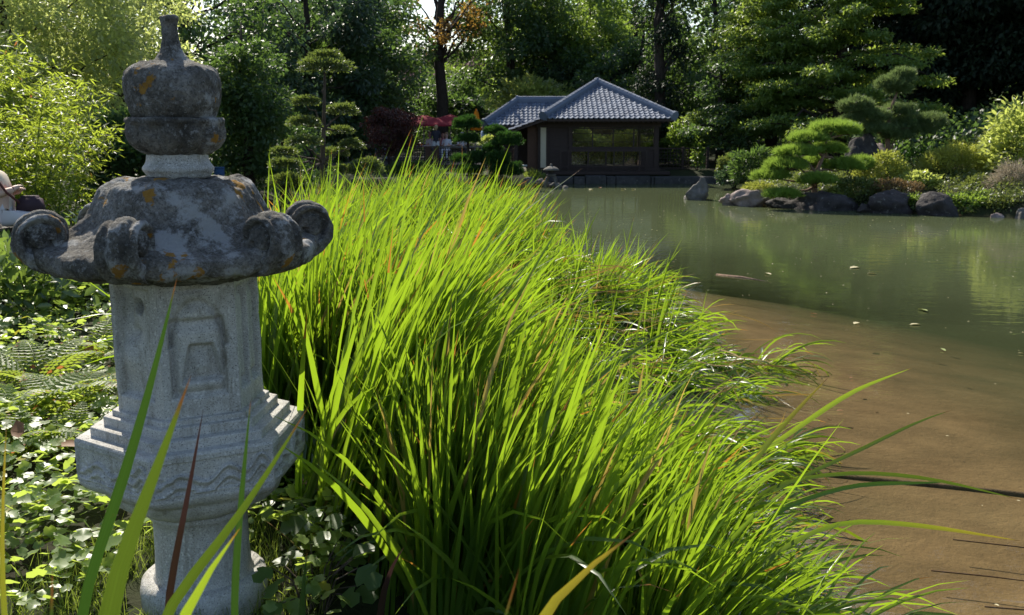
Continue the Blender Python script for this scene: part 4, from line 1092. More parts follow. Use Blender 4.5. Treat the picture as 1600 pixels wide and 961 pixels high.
def person(loc, ang, pose, shirt, trous, hair, label, sub=1, joints=None, fingers=False, sleeves=False, group='people on the terrace', scale=1.0):
    J = dict(pose); J.update(joints or {})
    bones, bm_ = list(BONES), list(BMAT)
    if sleeves: bm_[16] = bm_[20] = 1
    if fingers:
        for sd in 'lr':
            n0 = np.array(J['n' + sd][:3]); w0 = np.array(J['w' + sd][:3]); d = nrm(n0 - w0); side = nrm(np.cross(d, (0, 0, 1)))
            for q in range(4):
                a = n0 + d * .035 + side * (q - 1.5) * .021; b = a + d * (.03, .037, .034, .025)[q] - np.array([0, 0, .008]); c = b + d * .022 - np.array([0, 0, .022])
                for nm, p, r in (('a', a, .0095), ('b', b, .009), ('c', c, .0075)): J[f'f{sd}{q}{nm}'] = (*p, r)
                bones += [('n' + sd, f'f{sd}{q}a'), (f'f{sd}{q}a', f'f{sd}{q}b'), (f'f{sd}{q}b', f'f{sd}{q}c')]; bm_ += [0, 0, 0]
            a = w0 + d * .04 - side * .03 * (1 if sd == 'l' else -1); b = a + d * .035 - np.array([0, 0, .012])
            J[f't{sd}a'] = (*a, .011); J[f't{sd}b'] = (*b, .009); bones += [('w' + sd, f't{sd}a'), (f't{sd}a', f't{sd}b')]; bm_ += [0, 0]
    names = list(J); idx = {n: i for i, n in enumerate(names)}
    me = bpy.data.meshes.new('body'); me.from_pydata([J[n][:3] for n in names], [(idx[a], idx[b]) for a, b in bones], [])
    o = bpy.data.objects.new('tmp', me); COL.objects.link(o)
    o.modifiers.new('s', 'SKIN'); sv = me.skin_vertices[0].data
    for n in names:
        r = J[n][3]; fx = 1.25 if n in ('pel', 'bel', 'che') else 1.0
        sv[idx[n]].radius = (r * fx, r); sv[idx[n]].use_root = (n == 'pel')
    ms = o.modifiers.new('u', 'SUBSURF'); ms.levels = sub; ms.render_levels = sub
    dg = bpy.context.evaluated_depsgraph_get(); dg.update(); out = bpy.data.meshes.new_from_object(o.evaluated_get(dg)); bpy.data.objects.remove(o)
    out.name = 'body'
    out.materials.clear()
    for mm in ('skin', shirt, trous, 'cl_dark'): out.materials.append(M[mm])
    cen = np.empty(len(out.polygons) * 3, np.float32); out.polygons.foreach_get('center', cen); cen = cen.reshape(-1, 3)
    best = np.full(len(cen), 1e9); mi = np.zeros(len(cen), np.int32)
    for (a, b), mt in zip(bones, bm_):
        A, B = np.array(J[a][:3]), np.array(J[b][:3]); e_ = B - A
        t_ = np.clip(((cen - A) @ e_) / (e_ @ e_ + 1e-9), 0, 1); d_ = np.linalg.norm(cen - A - t_[:, None] * e_, axis=1)
        k = d_ < best; best[k] = d_[k]; mi[k] = mt
    out.polygons.foreach_set('material_index', mi); set_smooth(out)
    r = thing('person', loc, label, 'person', group); r.rotation_euler = (0, 0, ang); r.scale = (scale,) * 3
    link('body', out, r)
    hd = np.array(J['hed'][:3])
    hm = bmesh.new(); bmesh.ops.create_icosphere(hm, subdivisions=3, radius=.108)
    for v in list(hm.verts):
        if v.co.y > .045 and v.co.z < .055: hm.verts.remove(v)
        elif v.co.z < -.02: v.co.z *= 1.6
    for v in hm.verts: v.co += Vector(hd) + Vector((0, -.012, .022))
    h = bpy.data.meshes.new('hair'); hm.to_mesh(h); hm.free(); h.materials.append(M[hair]); set_smooth(h); link('hair', h, r)
    # eyes, nose, mouth, ears
    for nm, c, s_, mt in (('eye', (-.033, .088, .0), (.012, .008, .008), 'cl_dark'), ('eye', (.033, .088, .0), (.012, .008, .008), 'cl_dark'), ('nose', (0, .100, -.028), (.012, .016, .02), 'skin'), ('mouth', (0, .088, -.062), (.022, .008, .006), 'cl_pink'), ('ear', (-.092, .0, -.015), (.010, .018, .028), 'skin'), ('ear', (.092, .0, -.015), (.010, .018, .028), 'skin')):
        b = bmesh.new(); bmesh.ops.create_icosphere(b, subdivisions=1, radius=1)
        for v in b.verts: v.co = Vector((v.co.x * s_[0], v.co.y * s_[1], v.co.z * s_[2])) + Vector(hd) + Vector(c)
        mm = bpy.data.meshes.new(nm); b.to_mesh(mm); b.free(); mm.materials.append(M[mt]); set_smooth(mm); link(nm, mm, r)
    return r
TZ = .62
def seat(x, y, label, ang):
    c = thing('stool', (x, y, TZ), label, 'stool', 'stools on the terrace'); m = MB(); m.box(x - .19, x + .19, y - .19, y + .19, TZ + .36, TZ + .40); m.build('seat', M['wood_grey'], c)
    for dx in (-.16, .16):
        for dy in (-.16, .16): m = MB(); m.box(x + dx - .015, x + dx + .015, y + dy - .015, y + dy + .015, TZ, TZ + .36); m.build('leg', M['metal'], c)
ppl = [(672, 47, 'sit', R(200), 'cl_white', 'cl_jeans', 'hair_grey', 'person in a white top seated nearest the fence post under the parasols'),
       (681, 46, 'std', R(10), 'cl_dark', 'cl_white', 'hair_blond', 'blond person in a dark top standing with their back to the pond'),
       (693, 48, 'sit', R(150), 'cl_pink', 'cl_jeans', 'hair_dark', 'person in a pink top seated beside the blond standing person'),
       (698, 46.5, 'sit', R(170), 'cl_white', 'cl_white', 'hair_blond', 'person dressed all in white seated below the right red parasol'),
       (722, 47.5, 'sit', R(190), 'cl_white', 'cl_dark', 'hair_grey', 'person in white seen between the two pads of the round clipped pine'),
       (756, 46, 'std', R(120), 'cl_blue', 'cl_jeans', 'hair_dark', 'person in light blue standing by the corner of the rear wing'),
       (578, 47, 'sit', R(140), 'cl_blue', 'cl_dark', 'hair_dark', 'person in a light blue shirt at the left behind the red maple'),
       (594, 46.5, 'sit', R(230), 'cl_white', 'cl_jeans', 'hair_dark', 'person in a white shirt behind the trunk of the red maple'),
       (585, 48, 'sit', R(180), 'cl_orange', 'cl_jeans', 'hair_dark', 'person in orange behind the left edge of the red maple')]
for px, y, pose, ang, a_, b_, h_, lab in ppl:
    x = W(px, 215, y)[0]
    person((x, y, TZ), ang, SIT if pose == 'sit' else STD, a_, b_, h_, lab)
    if pose == 'sit': seat(x, y - .02, 'small grey stool under the ' + lab.split(' seated')[0].split(' seen')[0].split(' at the')[0].split(' behind')[0], ang)
for px, y in ((664, 46.2), (704, 47.8)):
    x = W(px, 215, y)[0]; t_ = thing('cafe_table', (x, y, TZ), 'round pale cafe table ' + ('left of the seated person in a white top' if px < 680 else 'in front of the person dressed all in white'), 'table', 'tables on the terrace')
    m = MB(); m.lathe([(.42, TZ + .74), (.43, TZ + .73), (.42, TZ + .71)], (x, y), 24); m.build('tabletop', M['white_wall'], t_); m = MB(); m.tube([(x, y, TZ), (x, y, TZ + .71)], .03, 8); m.build('leg', M['metal'], t_)
# the seated person at the left edge, with bench and bag
bx0, by0 = -5.86, 11.0; bz = Hf(bx0, by0)
person((bx0, by0, bz), R(-78), SIT, 'cl_cream', 'cl_lilac', 'hair_grey', 'seated person in cream top and pale trousers cut off by the left border', 2,
       joints=dict(er=(.24, -.02, .78, .055), wr=(.12, .17, .84, .036), nr=(.06, .21, .87, .034), el=(-.24, .0, .78, .055), wl=(-.10, .18, .82, .036), nl=(-.04, .22, .84, .034), che=(0, .0, .88, .155), bel=(0, .03, .68, .15), nec=(0, -.10, 1.05, .055), jaw=(0, -.115, 1.13, .068), hed=(0, -.17, 1.21, .092), top=(0, -.20, 1.27, .062)), fingers=True, sleeves=False, group=None)
ben = thing('bench', (bx0 - .1, by0, bz), 'low dark wooden bench under the seated person at the left border', 'bench')
for k in range(4): m = MB(); m.box(bx0 - .30 + k * .11, bx0 - .205 + k * .11, by0 - .9, by0 + .9, bz + .36, bz + .40); m.build('slat', M['wood_dark'], ben)
for dy in (-.7, .7):
    m = MB(); m.box(bx0 - .28, bx0 + .1, by0 + dy - .05, by0 + dy + .05, bz - .05, bz + .36); m.build('leg', M['wood_dark'], ben)
hb = thing('handbag', (bx0 + .33, by0 + .05, bz + .60), 'dark plum handbag with brown strap on the lap of the seated person', 'handbag')
b = bmesh.new(); bmesh.ops.create_cube(b, size=1)
for v in b.verts: v.co = Vector((v.co.x * (.30 if v.co.z < 0 else .22), v.co.y * .20, v.co.z * .20 + .07))
bmesh.ops.bevel(b, geom=list(b.edges), offset=.035, segments=3, affect='EDGES')
mm = bpy.data.meshes.new('bag_body'); b.to_mesh(mm); b.free(); mm.materials.append(M['plum']); set_smooth(mm); link('bag_body', mm, hb)
m = MB(); q0 = np.array([bx0 + .28, by0 - .10, bz + .70]); m.tube([q0, q0 + (-.10, -.06, .12), q0 + (-.18, -.06, .24), q0 + (-.24, -.02, .36)], .014, 6); m.build('strap', M['bag'], hb, True)

# ------------------------------------------------------------------ rocks
def rock(name, label, c, dims, seed, mat='rock', cat='rock', group=None, sub=4, rough=.30, cuts=9, peak=0):
    r_ = np.random.default_rng(seed)
    b = bmesh.new(); bmesh.ops.create_icosphere(b, subdivisions=sub, radius=1.0)
    pl = [(nrm(r_.normal(size=3)), r_.uniform(.55, .85)) for _ in range(cuts)]
    for v in b.verts:
        p = np.array(v.co[:])
        for n_, d_ in pl:
            k = p @ n_ - d_
            if k > 0: p = p - n_ * k * .85
        f = mnoise.fractal(Vector(p * 1.4) + Vector((seed, 0, 0)), 1, 2, 4); p = p * (1 + rough * f)
        if peak: p[0] += peak * max(0, p[2]) ; p[:2] *= 1 - .45 * np.clip(p[2], 0, 1)
        v.co = Vector(p * np.array(dims) / 2)
    me = bpy.data.meshes.new(name); b.to_mesh(me); b.free(); me.materials.append(M[mat]); set_smooth(me)
    o = link(name, me, None, c); return tag(o, label, cat, group)
def prock(px, pyb, Y, wpx, hpx, seed, label, mat='rock', name='rock', peak=0, group='rocks on the island shore', sink=.25, depth=.8, **kw):
    base = W(px, pyb, Y); s = mpp(pyb, Y); h = hpx * s
    return rock(name, label, (base[0], Y + wpx * s * depth * .35, base[2] + h * (.5 - sink) - .02), (wpx * s * 1.08, wpx * s * depth, h * (1 + sink) * 1.25), seed, mat, 'rock', group, peak=peak, **kw)
prock(1091, 312, 30.6, 40, 34, 11, 'lone pointed rock standing in open water', 'rock', peak=.28, group=None, sink=.2)
prock(1176, 321, 28.2, 70, 24, 12, 'broad smooth pale rock at the left end of the island', 'rock_pink')
prock(1144, 316, 28.6, 34, 14, 13, 'small pale rock tucked beside the broad smooth rock', 'rock_pink')
prock(1228, 324, 27.6, 46, 16, 14, 'low black rock right of the broad smooth pale rock', 'rock_dark')
prock(1300, 329, 26.8, 98, 30, 15, 'long flat dark boulder below the bright green pine', 'rock_dark')
prock(1394, 333, 26.0, 74, 38, 16, 'rounded dark boulder below the left golden azalea', 'rock_dark')
prock(1352, 331, 26.3, 24, 12, 21, 'small dark stone wedged between the two largest boulders', 'rock_dark')
prock(1470, 337, 25.4, 64, 36, 17, 'grey block shaped boulder right of the rounded dark boulder', 'rock_dark')
prock(1563, 343, 24.8, 22, 12, 18, 'small pinkish stone at the waterline near the right border', 'rock_pink')
prock(1600, 346, 24.6, 28, 20, 19, 'grey stone cut by the right border at the waterline', 'rock')
prock(1350, 262, 30.5, 62, 52, 20, 'dark upright triangular stone behind the bright green pine', 'rock_dark', peak=.1)
prock(1372, 240, 32.0, 46, 16, 22, 'flat pale slab behind the triangular stone', 'rock_pink')
for i, (px, pyb, Y, wp, hp) in enumerate([(848, 292, 37.0, 22, 12), (868, 294, 36.6, 20, 11), (884, 296, 36.4, 12, 7), (826, 290, 37.2, 24, 14), (800, 289, 36.8, 26, 12), (770, 288, 36.3, 30, 13), (737, 287, 36.0, 26, 12), (700, 286, 35.4, 30, 12)]):
    prock(px, pyb, Y, wp, hp, 30 + i, ['grey shore stone under the small lantern on its left side', 'grey shore stone in front of the small lantern', 'outermost small shore stone right of the small lantern', 'shore stone left of the small lantern below pale grass', 'dark shore stone below the many padded pine', 'flat shore stone left of the many padded pine', 'shore stone below the round clipped pine', 'shore stone below the terrace gate post'][i], 'rock' if i < 4 else 'rock_dark', group='stones along the far shore')
# small snow lantern by the house
p = W(861, 290, 36.5); sx, sy = p[0], 36.5; sz = .10
sl_ = thing('snow_lantern', (sx, sy, sz), 'small wide roofed stone lantern on bent legs at the water edge before the tea house', 'stone lantern')
m = MB(); m.lathe([(.03, sz + .80), (.05, sz + .76), (.03, sz + .72), (.12, sz + .70), (.24, sz + .64), (.31, sz + .58), (.30, sz + .555), (.1, sz + .555)], (sx, sy), 24); m.build('roof', M['rock'], sl_, True)
m = MB(); m.lathe([(.13, sz + .56), (.13, sz + .40)], (sx, sy), 6); m.build('light_chamber', M['rock_dark'], sl_)
m = MB(); m.lathe([(.20, sz + .41), (.21, sz + .38), (.17, sz + .34)], (sx, sy), 6); m.build('platform', M['rock'], sl_)
for k in range(4):
    a = .6 + k * math.pi / 2; d = np.array([math.cos(a), math.sin(a), 0]); c0 = np.array([sx, sy, sz])
    m = MB(); m.tube([c0 + d * .12 + (0, 0, .35), c0 + d * .22 + (0, 0, .25), c0 + d * .27 + (0, 0, .1), c0 + d * .33 + (0, 0, -.25)], [.04, .045, .04, .05], 6); m.build('leg', M['rock'], sl_, True)

# ------------------------------------------------------------------ clipped trees
def pad_tree(name, label, base, trunk, pads, mat, L, wdt, dens, cat, Yd, bark='bark_pine', tuft=True, tr=.09, spread=.6):
    """trunk: photo path (px,py,dY) from the ground; pads: (px,py,rx,rz,dY) in photo pixels"""
    root = thing(name, base, label, cat)
    P = np.array([W(a, b, Yd + c) for a, b, c in trunk]); P[0][2] = min(P[0][2], base[2]) - .05
    m = MB(); m.tube(P, np.linspace(tr, tr * .3, len(P)), 8); m.build('trunk', M[bark], root, True)
    for i, (px, py, rx, rz, dy) in enumerate(pads):
        c = W(px, py, Yd + dy); s = mpp(py, Yd)
        j = np.argmin(np.linalg.norm((P - c) * [1, 1, 1.4] + [0, 0, .3], axis=1))
        q = MB(); limb(q, P[j] if j else P[1], c - [0, 0, rz * s * .3], tr * .45, tr * .12, .03, 6); 
        br = q.build('branch', M[bark], root, True)
        ry = rx * .8
        pad_cloud(c, (rx * s, ry * s, rz * s), int(dens * rx * rz), L, wdt, mat, "foliage_pad", root, spread, tuft)
    return root
# yew with layered pads behind the lantern
Yc = 17.0
pads = [(507, 106, 43, 15, 0), (507, 90, 26, 10, .1), (478, 161, 23, 9, -.3), (534, 174, 25, 12, .2), (476, 193, 25, 10, -.3), (533, 206, 20, 8, .3), (475, 222, 27, 9, -.4), (443, 238, 21, 8, -.2), (446, 259, 24, 12, -.5), (548, 228, 20, 10, .2), (525, 240, 22, 9, .3), (448, 284, 30, 11, -.3), (572, 264, 30, 16, -.2), (540, 268, 18, 10, -.4)]
pad_tree('cloud_pruned_yew', 'dark cloud pruned yew with layered flat pads right of the lantern finial', (*W(505, 290, Yc)[:2], Hf(*W(505, 290, Yc)[:2])),
         [(503, 300, 0), (504, 255, 0), (506, 200, 0), (507, 150, 0), (507, 100, 0)], pads, 'yew', .055, .024, 6.0, 'tree', Yc, 'bark', tuft=False, tr=.055, spread=.55)
# clipped pines by the tea house
pad_tree('round_clipped_pine', 'clipped pine with two round dark green tiers in front of the terrace fence', (*W(731, 285, 37.0)[:2], Hf(*W(731, 285, 37.0)[:2])),
         [(735, 290, 0), (733, 255, 0), (731, 225, 0), (730, 195, 0)], [(728, 196, 23, 13, 0), (730, 219, 21, 9, 0), (722, 250, 17, 9, .2), (748, 247, 17, 9, -.2), (735, 268, 22, 10, -.3)], 'pine_dark', .12, .02, 5, 'tree', 37.0, 'bark_dark', tr=.09)
pad_tree('many_padded_pine', 'clipped pine of several overlapping dark domes at the left wall of the tea house', (*W(780, 285, 36.6)[:2], Hf(*W(780, 285, 36.6)[:2])),
         [(766, 290, 0), (770, 255, 0), (774, 225, 0), (782, 205, 0)], [(773, 206, 17, 9, .2), (793, 222, 23, 15, -.2), (770, 235, 16, 11, .2), (778, 251, 22, 13, -.3), (790, 270, 27, 15, -.4), (752, 252, 13, 9, .1), (806, 266, 10, 12, -.3)], 'pine_dark', .12, .02, 5, 'tree', 36.6, 'bark_dark', tr=.09)
# island pines
Yp = 27.9
pad_tree('bright_pine', 'bright green spreading pine leaning left over the island rocks', (*W(1272, 318, Yp)[:2], Hf(*W(1272, 318, Yp)[:2])),
         [(1276, 316, 0), (1272, 292, 0), (1276, 268, 0), (1286, 245, .1), (1292, 218, .1)],
         [(1302, 203, 38, 10, .2), (1328, 208, 16, 8, .4), (1262, 218, 30, 8, 0), (1247, 240, 33, 9, -.2), (1294, 236, 27, 9, .3), (1228, 260, 32, 9, -.3), (1204, 277, 27, 9, -.3), (1278, 284, 27, 9, -.5), (1322, 262, 33, 11, .2), (1346, 258, 18, 9, .4), (1224, 306, 27, 7, -.6), (1270, 256, 20, 7, .5)], 'pine_bright', .19, .018, 3.4, 'tree', Yp, 'bark_pine', tr=.10, spread=.45)
Yq = 31.0
pad_tree('tall_pine', 'taller dull green pine with a reddish stem behind the triangular stone', (*W(1388, 262, Yq)[:2], Hf(*W(1388, 262, Yq)[:2])),
         [(1390, 268, 0), (1388, 238, 0), (1386, 205, 0), (1392, 170, 0), (1404, 138, 0)],
         [(1393, 134, 26, 13, 0), (1410, 122, 20, 13, 0), (1404, 143, 20, 10, .1), (1338, 170, 26, 16, -.2), (1362, 184, 30, 14, -.1), (1405, 176, 26, 12, .2), (1412, 196, 24, 12, .2), (1370, 205, 30, 12, -.2), (1455, 192, 24, 13, .1), (1434, 206, 26, 10, .2), (1330, 192, 20, 12, -.2), (1400, 214, 26, 10, 0)], 'pine_dull', .17, .020, 2.6, 'tree', Yq, 'bark_pine', tr=.11, spread=.6)

# ------------------------------------------------------------------ shrubs on the island and far shore
def pshrub(name, label, px, pyb, Y, wpx, hpx, n, leaf, mat, depth=.8, **kw):
    b = W(px, pyb, Y); s = mpp(pyb, Y)
    return shrub(name, label, (b[0], Y + wpx * s * depth * .3, b[2]), (wpx * s / 2, wpx * s * depth / 2, hpx * s * .80), n, leaf, mat, **kw)
isl = 'shrubs on the island'
pshrub('azalea', 'golden green azalea mound directly right of the bright pine', 1385, 305, 28.2, 92, 72, 5200, .085, 'azalea_gold', group=isl)
pshrub('azalea', 'dark green azalea skirt under the golden mound beside the pine', 1345, 325, 27.2, 80, 52, 3600, .08, 'azalea_green', group=isl)
pshrub('azalea', 'largest golden azalea dome standing free before the dark wood', 1502, 288, 29.0, 112, 70, 7000, .085, 'azalea_gold', group=isl, bumps=.09)
pshrub('azalea', 'low olive green azalea at the left end of the island above the broad rock', 1188, 312, 28.6, 56, 30, 2200, .07, 'azalea_gold', group=isl)
pshrub('low_shrub', 'low rusty brown shrub between the two golden azaleas', 1408, 312, 26.9, 84, 34, 2600, .07, 'rust_leaf', group=isl)
pshrub('low_shrub', 'bright leafy green plant above the rusty brown shrub', 1440, 300, 27.6, 66, 34, 1500, .12, 'bright_leaf', group=isl)
pshrub('low_shrub', 'small yellow green shrub under the low branches of the bright pine', 1312, 318, 27.3, 48, 28, 1200, .09, 'bright_leaf', group=isl)
pshrub('dome_shrub', 'dark clipped dome behind the golden azaleas', 1440, 258, 31.5, 70, 30, 2600, .08, 'pine_dark', group=isl)
pshrub('dome_shrub', 'dull green bush on the slope above the largest golden azalea', 1530, 245, 31.5, 90, 34, 3000, .10, 'azalea_green', group=isl)
pshrub('rhododendron', 'big leaved rhododendron cut by the right border', 1606, 285, 28.0, 130, 150, 2600, .20, 'bright_leaf', group=isl, tpl=OVAL, aspect=.42, bumps=.2, inner=.5)
pshrub('feather_shrub', 'pale pinkish feathery shrub below the rhododendron at the right border', 1592, 318, 26.4, 80, 72, 3200, .16, 'dry_grass', group=isl, aspect=.10, bumps=.2)
pshrub('leafy_ground_plant', 'dense green leafy plants trailing to the water right of the block boulder', 1515, 340, 25.6, 84, 44, 2200, .10, 'mid_leaf', group=isl, bumps=.25)
pshrub('leafy_ground_plant', 'lighter green plants at the waterline near the right border', 1580, 341, 25.2, 80, 36, 2000, .10, 'azalea_green', group=isl, bumps=.25)
pshrub('leafy_ground_plant', 'dark leaves overhanging the rounded boulder and the block boulder', 1432, 330, 26.2, 60, 26, 1300, .09, 'mid_leaf', group=isl, bumps=.25)
pshrub('leafy_ground_plant', 'green tuft on the slope between the largest azalea and the feathery shrub', 1545, 312, 27.2, 80, 40, 2200, .10, 'azalea_green', group=isl, bumps=.25)
pshrub('ivy_stump', 'pale ivy mound draped over a stump left of the island', 1142, 285, 36.0, 40, 52, 2400, .11, 'azalea_green', cat='shrub', bumps=.2)
pshrub('creeping_shrub', 'grey green creeper hanging to the water below the ivy mound', 1150, 292, 35.2, 52, 34, 1600, .12, 'blue_leaf', cat='shrub', bumps=.25)
pshrub('bushy_fern', 'dark drooping fern bank between the ivy mound and the bright pine', 1185, 290, 34.0, 70, 60, 2600, .22, 'dark_leaf', cat='shrub', bumps=.25, aspect=.22)
pshrub('bright_sapling', 'lone yellow green sapling in front of the dark fence right of the tea house', 1090, 268, 40.4, 20, 58, 200, .18, 'mid_leaf', cat='sapling', bumps=.3, inner=.2, tpl=OVAL, aspect=.6)
pshrub('corner_shrub', 'dark leafy shrub hanging beside the right wall of the tea house', 1068, 262, 43.0, 70, 70, 3200, .17, 'mid_leaf', cat='shrub', bumps=.25)
pshrub('pale_grass_tuft', 'pale yellow grass tuft on the shore left of the small lantern', 832, 287, 37.6, 34, 18, 900, .25, 'fine_grass', cat='grass tuft', aspect=.06, stems=False)
pshrub('low_hedge', 'low dark bush under the terrace fence left of the gate post', 640, 285, 38.5, 90, 34, 3000, .14, 'dark_leaf', cat='shrub')
pshrub('low_hedge', 'pale green bush behind the upper tier of the many padded pine', 765, 228, 43.0, 30, 16, 900, .12, 'bright_leaf', cat='shrub')
pshrub('garden_bush', 'green garden bush seen through the left panes of the tea house', 915, 262, 47.6, 80, 66, 3000, .16, 'bright_leaf', cat='shrub')
pshrub('garden_bush', 'rounded green garden bush seen through the right panes of the tea house', 985, 265, 48.0, 90, 70, 3600, .16, 'azalea_gold', cat='shrub')
pshrub('garden_bush', 'reddish garden bush seen through the middle upper panes of the tea house', 945, 235, 50.0, 60, 38, 2400, .16, 'rust_leaf', cat='shrub')
# leaves floating on the pond
def floater(px, py, size, label, mat, name='floating_leaf', cat='leaf', seed=0, tpl=OVAL, z=.006):
    v = (480.5 - py) / FPX; dyc, dzc = CP + v * SP, -SP + v * CP; Y = -CAM_Z * dyc / dzc; p = W(px, py, Y); p[2] = z
    r_ = np.random.default_rng(seed); a = r_.uniform(0, 6.28)
    V, F = scatter(tpl, np.array([p - p]), np.array([[math.cos(a), math.sin(a), .04]]), np.array([[.1, .05, 1.0]]), size, size * .55)
    V[:, 2] += .012 * np.abs(V[:, 1]) / size + .004
    o = link(name, mesh_np(name, V, F, None, M[mat], True), None, p); tag(o, label, cat, 'leaves floating on the pond')
M['float_pale'] = leaf_mat("pale_floating_leaf", (.52, .46, .26), (.62, .55, .34), (.3, .26, .1), .2, .5, .4)
M['float_brown'] = leaf_mat("brown_fallen_leaf", (.20, .09, .04), (.30, .15, .07), (.30, .13, .04), .3, .6, .3)
M['bed_litter'] = simple_mat('bed_litter', (.13, .085, .05), .9, .2, .5, 3)
M['float_green'] = leaf_mat("greenish_floating_leaf", (.28, .34, .12), (.36, .40, .16), (.2, .24, .05), .25, .5, .4)
for i, (px, py, s_, lab, mt) in enumerate([(1342, 505, .16, 'pale cream leaf floating left of its twin over the brown shallows', 'float_pale'), (1438, 508, .14, 'whitish leaf floating where green water meets brown', 'float_pale'), (1477, 550, .10, 'small greenish leaf floating on brown water', 'float_green'),
        (1328, 420, .24, 'pinkish leaf with a white edge floating on the green water', 'float_pale'), (1354, 428, .16, 'small leaf trailing right of the pinkish one on green water', 'float_pale'), (1434, 484, .18, 'dim yellowish leaf just under the surface', 'float_green'),
        (1318, 643, .07, 'orange leaf floating close to the iris edge', 'float_brown'), (1333, 591, .07, 'small brown leaf floating beside the erect brown tipped blade', 'float_brown'), (1205, 430, .16, 'pale leaf at the end of the drifting stick', 'float_pale'),
        (1266, 491, .10, 'tiny reddish leaf over the edge of the brown shallows', 'float_brown'), (1590, 553, .06, 'tiny white leaf near the right border', 'float_pale'),
        (920, 297, .28, 'white petal on the water left of the orange one near the tea house', 'float_pale'), (938, 294, .28, 'orange leaf on the dark water before the tea house', 'float_brown'), (970, 296, .26, 'white petal right of the orange one near the tea house', 'float_pale'), (987, 296, .24, 'farthest right white petal near the tea house', 'float_pale')]):
    floater(px, py, s_, lab, mt, seed=i)
m = MB(); a_, b_ = W(1120, 420, 15.3), W(1205, 431, 14.6); a_[2] = b_[2] = -.015; m.tube([a_, (a_ + b_) / 2 + [0, .05, .012], b_], [.035, .028, .012], 7)
tag(m.build('drifting_stick', M['bark_pine'], None, True, org=a_), 'brown stick drifting at the surface beside the far iris clump', 'stick')
m = MB(); pts = [np.array([x, y, Hf(x, y) + .005]) for x, y in ((2.2, 6.55), (2.9, 6.45), (3.6, 6.35), (4.4, 6.2), (5.2, 6.1))]; m.tube(pts, [.018, .022, .025, .025, .022], 7)  # thin dark straight strip laid along the pond bed
tag(m.build('sunken_branch', M['bark'], None, True, org=pts[0]), 'long straight dark branch sunk on the brown pond bed', 'branch')
for i, (x, y, a, l_) in enumerate([(2.6, 5.3, -.25, .7), (2.3, 4.9, -.2, .6), (2.9, 5.0, -.3, .45), (2.4, 4.5, -.15, .9)]):
    m = MB(); p0 = np.array([x, y, -.01]); d_ = np.array([math.cos(a), math.sin(a), 0]) * l_
    m.tube([p0, p0 + d_ * .5 + [0, .01, -.01], p0 + d_ + [0, 0, -.02]], [.005, .004, .002], 5)
    tag(m.build('reed_stalk', M['wood_red'], None, True, org=p0), ['reddish dead stalk lying in the water below the sunken branch', 'dead stalk touching the tips of the front irises', 'short dead stalk farther out over the brown bed', 'longest dead stalk at the lower right water edge', 'pale thin stalk tilted away from the others'][i], 'stalk', 'dead stalks in the shallows')

n = 420; x_, y_ = rng.uniform(1.2, 11, n), rng.uniform(3.5, 30, n); k = sdf(x_, y_) < -.3; x_, y_ = x_[k], y_[k]; n = len(x_); a_ = rng.uniform(0, 6.28, n)
sz_ = rng.uniform(.008, .022, n) * (1 + y_ * .06)
V, F = scatter(OVAL, np.stack([x_, y_, np.full(n, .004)], -1), np.stack([np.cos(a_), np.sin(a_), a_ * 0], -1), np.tile([[0, 0, 1.0]], (n, 1)), sz_, sz_ * .6)
tag(link('floating_specks', mesh_np('floating_specks', V, F, None, M['float_pale'], True)), kind='stuff')
n = 110; x_, y_ = rng.uniform(1.2, 7, n), rng.uniform(3.5, 12, n); k = (sdf(x_, y_) < -.15) & (sdf(x_, y_) > -.3 - 1.6 * rng.uniform(0, 1, n) ** 2); x_, y_ = x_[k], y_[k]; n = len(x_); a_ = rng.uniform(0, 6.28, n)
V, F = scatter(OVAL, np.stack([x_, y_, H(x_, y_) + .006], -1), np.stack([np.cos(a_), np.sin(a_), rng.normal(0, .1, n)], -1), np.stack([rng.normal(0, .2, n), rng.normal(0, .2, n), np.ones(n)], -1), rng.uniform(.03, .09, n), .035)
tag(link('sunken_litter', mesh_np('sunken_litter', V, F, None, M['bed_litter'], True)), kind='stuff')

# ------------------------------------------------------------------ left bank: ground cover, ferns, bushes, bamboo
def bank_pts(n, x0, x1, y0, y1):
    x, y = rng.uniform(x0, x1, n), rng.uniform(y0, y1, n); return x, y
x, y = bank_pts(60000, -5.2, -.45, 1.6, 9.5)
left_lim = np.where(y > 3.7, -.75 - .22 * (y - 3.7), -.70)
cl = np.array([mnoise.noise(Vector((float(a) * 2.2, float(b) * 2.2, 4))) for a, b in zip(x, y)])
keep = (x < left_lim + .15) & (np.abs(x) < .62 * y + .6) & (rng.uniform(0, 1, len(x)) < np.clip(.42 + .7 * cl, .08, .8) * np.clip(1.3 - y * .08, .4, 1)) & (np.hypot(x - LX, y - LY) > .34) & (np.hypot(x - LX + .1, y - LY + .22) > .30)
x, y, cl = x[keep], y[keep], cl[keep]; n = len(x)
z = H(x, y) + .03 + (.10 + .10 * cl) * rng.uniform(.2, 1.2, n) ** 1 + .02
a = rng.uniform(0, 6.28, n)
D = np.stack([np.cos(a), np.sin(a), rng.normal(-.05, .35, n)], -1); N = np.stack([rng.normal(0, .52, n), rng.normal(.12, .52, n), np.ones(n)], -1)
Ls = rng.uniform(.032, .075, n)
V, F = scatter(LOBED, np.stack([x, y, z], -1), D, N, Ls, Ls * .95)
tag(link('ground_cover', mesh_np('ground_cover', V, F, None, M['ground_leaf'], True)), kind='stuff')
